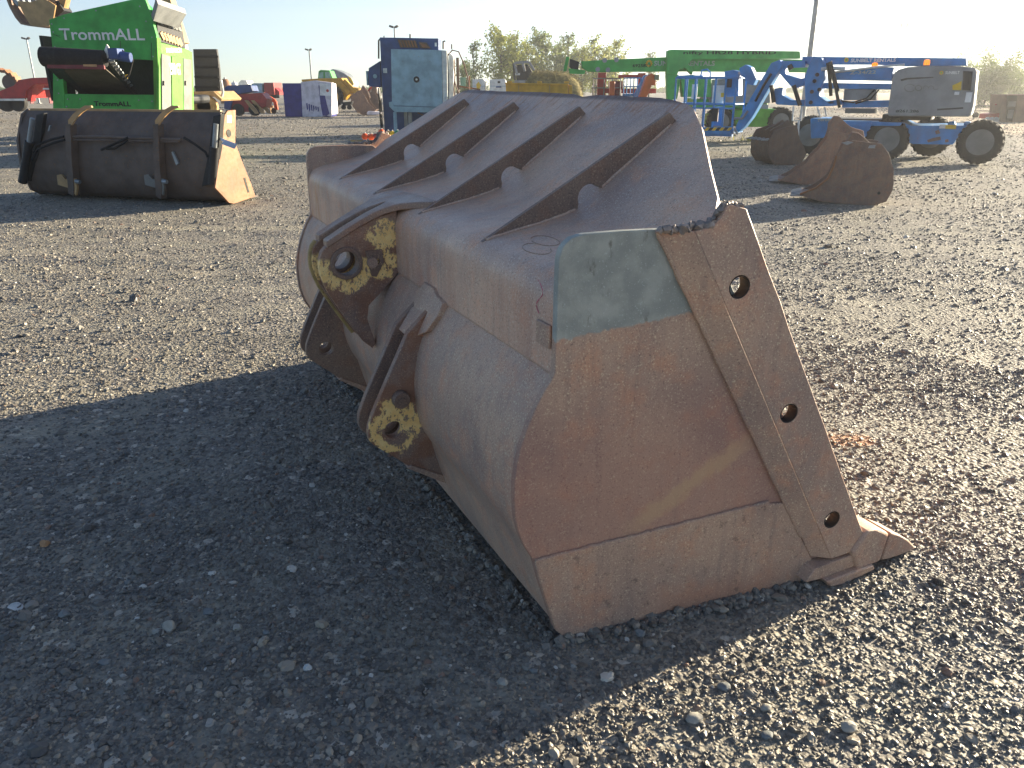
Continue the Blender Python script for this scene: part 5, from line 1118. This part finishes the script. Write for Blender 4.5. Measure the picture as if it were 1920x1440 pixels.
part("body", "orange_paint", c, lambda mb: (F.box(mb, (1144, 152), (1152, 186), .2, .4), F.box(mb, (1140, 184), (1225, 226), .1, 1.4)), .03); part("knuckle_plate", "rim_grey", c, lambda mb: F.box(mb, (1228, 140), (1236, 150), -.05, .3), .02)
o = at_depth(1195, 200, 29.8); F = Frame((o.x, o.y, 0)); c = F.thing("small_blue_lift", "small blue boom lift leaning beside the orange boom", "lift")
part("boom", "lift_blue", c, lambda mb: F.poly(mb, [(1186, 186), (1208, 142), (1214, 140), (1214, 148), (1200, 178), (1186, 210), (1176, 210)], 0, .3), .01); basket(F, c, 1176, 1200, 146, 180, .1, .9, "lift_blue", .02, 2); part("base", "lift_blue", c, lambda mb: F.box(mb, (1168, 186), (1210, 222), .1, 1.2), .04)

# ---------------------------------------------------------------- green boom lift
def sun_badge(F, root, px, py, rr, ly):
    p = F.at(px, py, ly); R_ = F.at(px + rr, py, ly).x - p.x
    pts = []
    for k in range(24): pts.append((p.x + R_ * (1 if k % 2 == 0 else .72) * math.cos(math.pi * k / 12), ly, p.z + R_ * (1 if k % 2 == 0 else .72) * math.sin(math.pi * k / 12)))
    b_ = part("sun_badge", "sun_yellow", root, lambda mb: mb.prism(pts, (0, .004, 0)), 0, 0)
    part("badge_centre", "lift_green", b_, lambda mb: mb.lathe([(.001, 0), (R_ * .38, 0), (R_ * .38, .003), (.001, .003)], (p.x, ly - .004, p.z), (0, 1, 0), 14))
o = at_depth(1380, 245, 25.5); F = Frame((o.x, o.y, 0)); c = F.thing("green_boom_lift", "bright green articulated boom lift with grey hood behind the blue lift", "boom lift")
part("lower_boom", "lift_green", c, lambda mb: F.poly(mb, [(1090, 115), (1120, 113), (1250, 107), (1530, 112), (1530, 136), (1300, 134), (1120, 135), (1103, 134), (1092, 127)], .3, .62), .015)
part("upper_boom", "lift_green", c, lambda mb: F.poly(mb, [(1252, 95), (1258, 93), (1498, 96), (1501, 98), (1501, 110), (1300, 111), (1290, 120), (1300, 131), (1298, 140), (1285, 128), (1274, 130), (1270, 140), (1250, 140)], .0, .3), .015)
part("riser", "lift_green", c, lambda mb: (F.poly(mb, [(1250, 140), (1272, 140), (1276, 150), (1270, 185), (1252, 190)], .02, .3), F.poly(mb, [(1276, 142), (1298, 140), (1334, 146), (1334, 182), (1280, 182)], .06, .4)), .015)
part("pivot_pin", "galvanised", c, lambda mb: [mb.lathe([(.001, 0), (.07, 0), (.07, .06), (.001, .06)], F.at(x_, y_, .26), (0, 1, 0), 12) for x_, y_ in ((1134, 113), (1156, 112), (1121, 130), (1140, 131))])
part("jib_head", "black_steel", c, lambda mb: F.poly(mb, [(1069, 110), (1086, 116), (1084, 136), (1074, 132), (1068, 124)], .35, .6), .01); part("jib_arm", "lift_green", c, lambda mb: (F.poly(mb, [(1062, 106), (1068, 107), (1062, 134), (1056, 134)], .4, .5), F.poly(mb, [(1066, 128), (1098, 132), (1096, 139), (1068, 138)], .3, .4)), .01)
ax = lambda L_, R__: (F.at(R__[0], R__[1]).x - F.at(L_[0], L_[1]).x)
words("lettering", "SUNBELT RENTALS", F.at(1226, 123.5, .295), (1, 0, 0), (0, 0, 1), F.at(1340, 120, .295).x - F.at(1226, 120, .295).x, F.at(1230, 114, .295).z - F.at(1230, 123.5, .295).z, M["text_dim"], c, bold=.03)
sun_badge(F, c, 1217, 119, 7, .292); words("lettering_fleet", "6925873", F.at(1186, 126, .296), (1, 0, 0), (0, 0, 1), .55, .09, M["text_black"], c)
words("lettering_model", "nifty HR28 HYBRID", F.at(1281, 103.5, -.004), (1, 0, 0), (0, 0, 1), F.at(1455, 100, 0).x - F.at(1281, 100, 0).x, F.at(1300, 97, 0).z - F.at(1300, 104.5, 0).z, M["text_black"], c, bold=.02)
part("hood", "grey_hood", c, lambda mb: F.poly(mb, [(1330, 150), (1390, 146), (1445, 152), (1446, 194), (1332, 194)], .3, 1.8), .06)
part("chassis", "lime_paint", c, lambda mb: (F.poly(mb, [(1372, 208), (1402, 203), (1466, 205), (1470, 214), (1464, 238), (1380, 238)], .1, 1.6)), .04); part("tray", "lime_paint", c, lambda mb: F.box(mb, (1330, 214), (1372, 234), .3, 1.2), .03)
part("boom_rest", "galvanised", c, lambda mb: F.box(mb, (1400, 196), (1440, 205), .2, 1.2)); part("counterweight", "lift_green", c, lambda mb: F.poly(mb, [(1300, 184), (1440, 193), (1440, 204), (1300, 204)], .5, 1.7), .03)
wheel(c, F.at(1350, 228, .2), .42, .3, (0, 1, 0), 18, rm="rim_grey"); wheel(c, F.at(1462, 228, .2), .42, .3, (0, 1, 0), 18, rm="rim_grey"); wheel(c, F.at(1345, 226, 1.6), .42, .3, (0, 1, 0), 18); wheel(c, F.at(1455, 226, 1.6), .42, .3, (0, 1, 0), 18)

# ---------------------------------------------------------------- blue boom lift
A = ground_at(1838, 309); B = ground_at(1667, 302); e_ = (A - B); rz = math.atan2(e_.y, e_.x); F = Frame((B.x, B.y, 0), rz)
WB = e_.length
c = F.thing("blue_boom_lift", "blue articulated boom lift with a grey engine hood, amber beacons and an open basket", "boom lift")
for px, py, ly in ((1837, 270, .16), (1664, 262, .16), (1744, 268, 2.0), (1522, 244, 1.2)):
    p = F.at(px, py, ly); wheel(c, (p.x, ly, .47), .47, .36, (0, 1, 0), 22)
ch = part("chassis", "lift_blue", c, lambda mb: (F.poly(mb, [(1556, 226), (1690, 228), (1708, 236), (1790, 236), (1818, 236), (1822, 242), (1800, 252), (1786, 271), (1712, 270), (1690, 262), (1560, 262)], .10, 1.7)), .03)
part("chassis_end", "lift_blue", c, lambda mb: F.poly(mb, [(1519, 222), (1558, 222), (1560, 258), (1520, 260)], .5, 1.7), .03)
part("mudguard", "lift_blue", c, lambda mb: (F.poly(mb, [(1632, 228), (1692, 230), (1688, 236), (1636, 236)], -.06, .3)), .02); part("hub_cover", "lift_blue", c, lambda mb: [F.poly(mb, [(x_, 228), (x_ + 12, 228), (x_ + 14, 236), (x_ - 2, 236)], .2, .5) for x_ in (1778, 1808)], .03)
for pts in ([(1753, 246), (1760, 243), (1763, 250), (1755, 252)], [(1738, 263), (1748, 259), (1763, 256), (1764, 262), (1750, 265), (1740, 267)], [(1772, 262), (1778, 261), (1779, 266), (1772, 267)]): part("paint_loss", "dark_brown_steel", ch, lambda mb: F.poly(mb, pts, .090, .098))
part("warning_label", "warn_yellow", ch, lambda mb: F.box(mb, (1773, 234), (1792, 242), .088, .098)); part("white_label", "paper", ch, lambda mb: F.box(mb, (1762, 233), (1772, 241), .088, .098))
words("lettering_chassis", "genie", F.at(1532, 229, .495), (1, 0, 0), (0, 0, 1), .3, .10, M["text_dim"], c)
part("turntable", "black_steel", c, lambda mb: (F.box(mb, (1655, 214), (1745, 226), .4, 1.5), F.box(mb, (1560, 222), (1690, 228), .5, 1.5)), .01)
hd = part("engine_hood", "grey_hood", c, lambda mb: F.poly(mb, [(1673, 148), (1676, 138), (1684, 131), (1700, 126), (1740, 123), (1800, 124), (1829, 128), (1832, 136), (1824, 200), (1817, 219), (1666, 218), (1664, 210)], -.25, 1.2), .06)
part("hood_end", "white_paint", c, lambda mb: F.poly(mb, [(1829, 130), (1833, 131), (1826, 196), (1820, 218), (1816, 218), (1822, 196)], -.2, 1.1), .02)
part("hood_groove", "black_steel", hd, lambda mb: (F.poly(mb, [(1688, 149), (1700, 146), (1750, 144), (1750, 146), (1702, 149), (1690, 152)], -.258, -.25), F.poly(mb, [(1757, 204), (1806, 201), (1806, 204), (1757, 207)], -.258, -.25)))
part("radiator_grille", "black_steel", hd, lambda mb: F.poly(mb, [(1806, 133), (1824, 134), (1820, 170), (1804, 169)], -.258, -.24)); part("warning_label", "warn_yellow", hd, lambda mb: F.poly(mb, [(1786, 160), (1795, 156), (1803, 152), (1802, 169), (1786, 169)], -.258, -.25)); part("white_label", "paper", hd, lambda mb: (F.box(mb, (1812, 173), (1820, 192), -.258, -.25), F.box(mb, (1790, 172), (1798, 178), -.258, -.25)))
def scr(mb):
    for cx, cy, rx, ry, a0, a1 in ((1706, 165, 10, 7, 30, 330), (1722, 165, 6, 5, 0, 360), (1736, 166, 5, 5, 0, 180), (1746, 166, 5, 5, 0, 180), (1754, 165, 5, 3, 180, 360)):
        mb.tube([F.at(cx + rx * math.cos(R(t_)), cy - ry * math.sin(R(t_)), -.252) for t_ in np.linspace(a0, a1, 14)], .009, 4)
part("hood_scrawl", "rim_grey", hd, scr)
sun_badge(F, c, 1765, 136.5, 4.5, -.262); words("lettering_hood", "SUNBELT", F.at(1772, 139, -.255), (1, 0, 0), (0, 0, 1), .27, .06, M["white_print"], hd)
words("lettering_number", "#261.286", F.at(1679, 211, -.255), (1, 0, 0), (0, 0, 1), .47, .065, M["text_black"], hd)
for px, py in ((1738, 117), (1640, 123)):
    p = F.at(px, py, .2); R_ = F.at(px + 6, py, .2).x - p.x
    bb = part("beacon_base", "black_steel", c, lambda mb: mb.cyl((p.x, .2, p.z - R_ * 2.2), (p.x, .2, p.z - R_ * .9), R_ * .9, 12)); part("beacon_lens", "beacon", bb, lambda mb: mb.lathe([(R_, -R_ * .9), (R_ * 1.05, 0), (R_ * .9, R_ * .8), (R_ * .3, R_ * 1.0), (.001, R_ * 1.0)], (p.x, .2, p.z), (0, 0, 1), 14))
bm1 = part("main_boom", "lift_blue", c, lambda mb: F.poly(mb, [(1504, 106), (1812, 109), (1813, 123), (1700, 124), (1640, 121), (1504, 121)], .35, .70), .012)
sun_badge(F, c, 1587, 112.5, 5, .342); words("lettering_boom", "SUNBELT RENTALS", F.at(1595, 117, .346), (1, 0, 0), (0, 0, 1), F.at(1679, 117, .346).x - F.at(1595, 117, .346).x, F.at(1600, 110, .346).z - F.at(1600, 117, .346).z, M["white_print"], c, bold=.035)
part("second_boom", "lift_blue", c, lambda mb: F.poly(mb, [(1560, 136), (1640, 126), (1675, 126), (1672, 152), (1560, 150)], .12, .42), .012)
words("lettering_model", "Z-34/22", F.at(1593, 139.5, .115), (1, 0, .02), (0, 0, 1), F.at(1642, 139, .115).x - F.at(1593, 139, .115).x, F.at(1600, 133, .115).z - F.at(1600, 139.5, .115).z, M["text_dim"], c, bold=.02)
part("lower_boom", "lift_blue", c, lambda mb: F.poly(mb, [(1536, 155), (1672, 157), (1670, 168), (1536, 166)], .15, .5), .012); part("base_link", "lift_blue", c, lambda mb: F.poly(mb, [(1580, 190), (1670, 188), (1668, 201), (1578, 202)], .15, .5), .012)
part("boom_plate", "grey_hood", c, lambda mb: F.poly(mb, [(1583, 167), (1643, 166), (1642, 188), (1581, 188)], .2, .45), .005); part("lower_tray", "rim_grey", c, lambda mb: F.box(mb, (1585, 203), (1640, 213), .2, .6), .005)
up = part("link_tower", "lift_blue", c, lambda mb: F.poly(mb, [(1508, 146), (1518, 118), (1524, 105), (1540, 108), (1548, 124), (1546, 150), (1536, 168), (1536, 180), (1550, 190), (1574, 186), (1580, 196), (1560, 199), (1510, 200)], .0, .6), .015)
for px, py in ((1527, 152), (1532, 140), (1536, 168), (1522, 172), (1520, 192)): part("pivot_pin", "black_steel", up, lambda mb: mb.lathe([(.001, 0), (.045, 0), (.045, .05), (.001, .05)], F.at(px, py, -.03), (0, 1, 0), 10))
part("lift_cylinder", "black_steel", c, lambda mb: (F.bar(mb, [(1556, 116), (1570, 172)], .05, -.05, 10), F.bar(mb, [(1566, 160), (1574, 202)], .035, -.05, 10))); part("hose_bundle", "black_rubber", c, lambda mb: (F.bar(mb, [(1552, 118), (1556, 150), (1558, 180)], .04, -.08), F.bar(mb, [(1640, 168), (1625, 184), (1600, 192), (1570, 188)], .018, .1), F.bar(mb, [(1648, 168), (1632, 186), (1604, 194)], .018, .1)))
part("silver_pipe", "white_paint", c, lambda mb: (F.bar(mb, [(1540, 130), (1555, 128), (1585, 129)], .04, -.04, 8), F.bar(mb, [(1560, 136), (1640, 126), (1696, 121)], .022, .1, 8)))
part("rear_link", "lift_blue", c, lambda mb: (F.poly(mb, [(1458, 120), (1466, 114), (1510, 114), (1510, 126), (1470, 127), (1474, 140), (1500, 148), (1508, 146), (1508, 160), (1486, 166), (1472, 150), (1462, 138)], .15, .5), F.poly(mb, [(1452, 166), (1468, 164), (1466, 178), (1484, 188), (1508, 187), (1508, 199), (1456, 196), (1450, 186)], .15, .5)), .012)
part("link_rod", "black_steel", c, lambda mb: (F.bar(mb, [(1484, 130), (1480, 122)], .06, .1), F.bar(mb, [(1488, 160), (1500, 198)], .05, .1), F.bar(mb, [(1446, 160), (1451, 192)], .05, .1)))
part("outrigger_frame", "white_paint", c, lambda mb: (F.bar(mb, [(1488, 199), (1486, 226), (1502, 226), (1504, 199)], .022, .0), F.bar(mb, [(1498, 226), (1496, 256)], .025, .0), F.bar(mb, [(1532, 201), (1538, 218)], .02, .0), F.bar(mb, [(1546, 201), (1550, 218)], .02, .0)))
part("jib_boom", "lift_blue", c, lambda mb: F.poly(mb, [(1380, 236), (1394, 206), (1446, 118), (1462, 112), (1468, 122), (1456, 140), (1410, 220), (1396, 238), (1384, 248), (1378, 246)], .1, .42), .012)
part("jib_cable", "black_rubber", c, lambda mb: (F.bar(mb, [(1416, 190), (1432, 160), (1446, 138)], .03, .06))); part("upper_jib", "lift_blue", c, lambda mb: F.poly(mb, [(1386, 128), (1398, 121), (1408, 126), (1418, 148), (1412, 160), (1402, 158), (1396, 146), (1388, 142)], .3, .6), .012)
part("jib_cylinder", "galvanised", c, lambda mb: (F.bar(mb, [(1376, 222), (1392, 222), (1402, 208)], .03, .0), F.bar(mb, [(1377, 240), (1383, 252)], .03, .0)))
# basket of the blue lift
basket(F, c, 1268, 1372, 146, 249, .1, 1.0, "lift_blue", .026, 6)
part("basket_mid_rail", "lift_blue", c, lambda mb: (F.box(mb, (1296, 201), (1374, 205), .06, .12), F.box(mb, (1270, 141.5), (1318, 144), .7, .75), F.box(mb, (1262, 248), (1372, 256), .02, .14)))
part("toe_board", "lift_blue", c, lambda mb: F.poly(mb, [(1314, 239), (1370, 237), (1371, 254), (1314, 256)], .02, .06))
for k in range(7): part("hazard_stripe", "text_black" if k % 2 else "warn_yellow", c, lambda mb: F.poly(mb, [(1320 + k * 7, 245), (1325 + k * 7, 239), (1331 + k * 7, 239), (1326 + k * 7, 245)], .008, .019))
part("control_box", "lift_blue", c, lambda mb: (F.poly(mb, [(1358, 134), (1374, 131), (1384, 134), (1384, 180), (1362, 182)], .3, .7), F.box(mb, (1340, 200), (1352, 236), .3, .5)), .015); part("control_panel", "black_steel", c, lambda mb: (F.box(mb, (1362, 148), (1371, 164), .27, .3), F.box(mb, (1335, 203), (1345, 228), .0, .05)))
part("notice", "paper", c, lambda mb: (F.box(mb, (1337, 160), (1355, 196), .18, .2), F.box(mb, (1298, 158), (1306, 186), .18, .2))); part("warning_label", "warn_yellow", c, lambda mb: F.box(mb, (1352, 174), (1357, 182), .16, .18))
part("basket_hoop", "lift_blue", c, lambda mb: (F.bar(mb, [(1314, 142), (1316, 132), (1326, 130), (1332, 136), (1332, 146)], .022, .8), F.bar(mb, [(1384, 140), (1384, 170), (1378, 178)], .02, .3)))

# ---------------------------------------------------------------- excavator buckets on the right
def dug(loc_px, outline, w, rz, label, mat, name="excavator_bucket"):
    o = ground_at(*loc_px); F = Frame((o.x, o.y, 0), rz); back, cheek_, ear = outline
    c = excavator_bucket(F, (Fpts(F, back), Fpts(F, cheek_), Fpts(F, ear)), w, label, mat, "worn", "excavator buckets on the right"); return c, F
c, F = dug((1620, 383), ([(1500, 366), (1540, 377), (1600, 384), (1640, 385), (1662, 378), (1674, 356), (1676, 318), (1664, 284), (1654, 271)], [(1500, 366), (1528, 352), (1550, 336), (1562, 312), (1570, 292), (1582, 268), (1600, 262), (1654, 270), (1664, 284), (1676, 318), (1674, 356), (1662, 378), (1640, 385), (1600, 384), (1540, 377)], [(1585, 275), (1600, 250), (1612, 252), (1640, 276)]), .75, -.35, "front rusty digging bucket lying on its side near the blue lift's wheels", RU[0])
part("worn_lip", "galvanised", c, lambda mb: (F.poly(mb, [(1578, 268), (1590, 265), (1600, 267), (1588, 272)], -.03, -.0), F.poly(mb, [(1630, 273), (1642, 272), (1640, 278), (1628, 278)], -.03, 0)))
part("cheek_weld", "tan_plate", c, lambda mb: F.bar(mb, [(1500, 364), (1530, 352), (1552, 335), (1563, 312), (1568, 292)], .014, -.03))
part("cheek_hole", "dark_recess", c, lambda mb: mb.lathe([(.001, 0), (.022, 0), (.022, .01), (.001, .01)], F.at(1648, 362, -.022), (0, 1, 0), 10))
c, F = dug((1530, 345), ([(1458, 338), (1490, 344), (1520, 347), (1560, 345), (1590, 330), (1610, 300)], [(1458, 338), (1480, 326), (1512, 306), (1544, 270), (1556, 246), (1610, 256), (1626, 270), (1610, 300), (1590, 330), (1560, 345), (1520, 347)], [(1552, 258), (1556, 232), (1566, 218), (1576, 220), (1590, 234), (1600, 240), (1622, 246), (1627, 268), (1600, 272)]), .7, -.3, "middle rusty digging bucket with tall hanger ears behind the front one", RU[2])
c, F = dug((1470, 308), ([(1441, 262), (1440, 290), (1450, 306), (1470, 311), (1500, 308), (1510, 290)], [(1442, 262), (1452, 246), (1476, 238), (1494, 234), (1500, 262), (1512, 288), (1500, 308), (1470, 311), (1450, 306), (1440, 290)], [(1456, 246), (1474, 236), (1490, 226), (1498, 236), (1496, 250)]), .8, .2, "dark grey digging bucket behind the rusty pair, under the white frame", RU[1])

# ---------------------------------------------------------------- right edge: cabinet, red equipment, weeds
o = ground_at(1895, 229); F = Frame((o.x, o.y, 0)); c = F.thing("brown_cabinet", "open brown cabinet at the right edge in front of the trees", "cabinet")
part("shell", "brown_cabinet", c, lambda mb: (F.poly(mb, [(1888, 177), (1960, 177), (1960, 229), (1884, 229)], .1, 1.5), F.box(mb, (1911, 178), (1960, 229), -.05, .1)), .015); part("open_front", "dark_recess", c, lambda mb: F.poly(mb, [(1889, 179), (1909, 179), (1908, 227), (1886, 227)], .06, .1)); part("machinery", "rim_grey", c, lambda mb: (F.box(mb, (1892, 190), (1904, 200), .0, .06), F.box(mb, (1892, 206), (1898, 222), .0, .06)), .01)
o = ground_at(1865, 228); F = Frame((o.x, o.y, 0)); c = F.thing("red_harrow", "small red wheeled implement beside the brown cabinet", "implement")
part("frame", "red_paint", c, lambda mb: (F.poly(mb, [(1858, 214), (1882, 211), (1884, 222), (1856, 223)], 0, 1.0), F.bar(mb, [(1870, 212), (1870, 190)], .03, .3), F.bar(mb, [(1866, 196), (1872, 196)], .03, .3)), .01); part("disc", "white_paint", c, lambda mb: [mb.lathe([(.001, 0), (.14, 0), (.14, .06), (.001, .06)], F.at(x_, 225, -.05), (0, 1, 0), 10) for x_ in (1852, 1860, 1868, 1876)])
o = ground_at(1838, 220); F = Frame((o.x, o.y, 0)); c = F.thing("grey_drawbar", "grey drawbar frame right of the blue lift's hood", "implement"); part("frame", "rim_grey", c, lambda mb: (F.bar(mb, [(1826, 214), (1832, 198), (1856, 198), (1858, 214)], .03, 0), F.bar(mb, [(1828, 208), (1858, 208)], .025, .2))); part("wheel", "tyre", c, lambda mb: mb.lathe([(.001, 0), (.16, 0), (.16, .1), (.001, .1)], F.at(1830, 216, 0), (0, 1, 0), 12))
rs = random.Random(3); o = ground_at(1430, 263); vs_ = []; fs = []
for k in range(420):
    b_ = Vector((rs.gauss(0, .28), rs.gauss(0, .3), 0)); t_ = b_ + Vector((rs.gauss(0, .06), rs.gauss(0, .06), rs.uniform(.06, .22))); w_ = Vector((rs.gauss(0, 1), rs.gauss(0, 1), 0)).normalized() * .012; n_ = len(vs_); vs_ += [b_ - w_, b_ + w_, t_]; fs.append((n_, n_ + 1, n_ + 2))
t = thing("weed_clump", "yellow green weed clump under the blue lift's basket", "weeds", (o.x, o.y, -.01)); me = bpy.data.meshes.new("blades"); me.from_pydata(vs_, [], fs); me.materials.append(leaf_material("weed_leaf", '#8a8c2c', '#b0a53a')); b_ = bpy.data.objects.new("blades", me); COL.objects.link(b_); b_.parent = t; b_["kind"] = "stuff"

# ---------------------------------------------------------------- single pale stones and scraps on the gravel
SM = {k: paint("stone_" + k, v, rough=.8, wear=.3, scale=22, wearcol='#5a544c') for k, v in (("pale", '#a6a297'), ("tan", '#b58a62'), ("grey", '#7f8280'), ("white", '#c9c9c4'), ("dark", '#4b4843'))}
def stone(px, py, wpx, hpx, mt, label, seed, name="stone"):
    p = ground_at(px, py + hpx * .4); s_ = (ground_at(px + wpx / 2, py + hpx * .4) - p).length; h_ = s_ * hpx / wpx
    rs = random.Random(seed); bm = bmesh.new(); bmesh.ops.create_icosphere(bm, subdivisions=3, radius=1)
    ds = [Vector((rs.gauss(0, 1), rs.gauss(0, 1), rs.gauss(0, 1))).normalized() for _ in range(9)]; cs = [rs.uniform(.62, .9) for _ in ds]
    for v in bm.verts:
        for d, c_ in zip(ds, cs):
            k = v.co.dot(d)
            if k > c_: v.co -= d * (k - c_) * .92
        v.co *= 1 + noise.noise(v.co * 2.5 + Vector((seed, 0, 0))) * .12
        v.co = Vector((v.co.x * s_, v.co.y * s_ * .8, v.co.z * h_ * .85 + h_ * .55))
    me = bpy.data.meshes.new(name); bm.to_mesh(me); bm.free(); me.materials.append(SM[mt]); me.polygons.foreach_set("use_smooth", [True] * len(me.polygons)); me.set_sharp_from_angle(angle=R(24))
    o = bpy.data.objects.new(name, me); COL.objects.link(o); o.location = (p.x, p.y, relief(p.x, p.y) - .002); o.rotation_euler = (0, 0, rs.uniform(-.4, .4)); return tag(o, label, "stone", "loose stones on the gravel")
for i, a_ in enumerate(((318, 1164, 27, 30, "pale", "largest pale egg shaped stone in the shadow at lower left"), (297, 1178, 24, 15, "pale", "small pale stone touching the left of the largest one"), (121, 1144, 25, 20, "grey", "grey rounded stone left of the largest pale one"), (391, 1140, 24, 13, "grey", "flat grey stone right of the largest pale one"), (445, 1169, 21, 16, "pale", "pale angular stone to the right of the flat grey one"),
    (576, 1243, 18, 17, "white", "whitish stone in the shadow below the bucket's heel"), (83, 1012, 22, 17, "tan", "tan orange stone by the left edge in shadow"), (257, 1154, 10, 10, "white", "tiny white pebble left of the largest pale stone"), (943, 1272, 22, 14, "pale", "pale stone at the lower middle near the shadow's edge"), (1000, 1252, 18, 11, "grey", "small grey stone below the bucket's bottom edge"),
    (1199, 1180, 22, 18, "grey", "grey stone just below the bucket's bottom edge"), (1302, 1340, 36, 20, "pale", "long pale stone in the sun at lower right"), (1590, 1352, 34, 24, "pale", "rounded sunlit stone at the bottom right"), (1437, 1320, 24, 17, "pale", "sunlit stone between the long pale and rounded ones"), (1440, 1372, 28, 14, "grey", "flat grey sunlit stone near the bottom edge"), (1358, 1280, 26, 15, "grey", "grey stone casting a shadow just past the bucket's shadow edge"),
    (1760, 1080, 26, 18, "dark", "dark round stone right of the bucket's front tooth"), (195, 1234, 26, 10, "grey", "bluish slate stone at lower left"), (500, 1180, 16, 12, "grey", "small grey stone right of the angular pale one"), (30, 1131, 34, 10, "white", "flat whitish flake at the left edge"), (1298, 1136, 16, 10, "white", "small white stone touching the bucket's bottom edge"), (1712, 690, 22, 10, "grey", "flat grey stone in the sunny gravel on the right"), (240, 1085, 14, 12, "grey", "small stone above the tiny white pebble"))):
    stone(*a_, seed=100 + i)
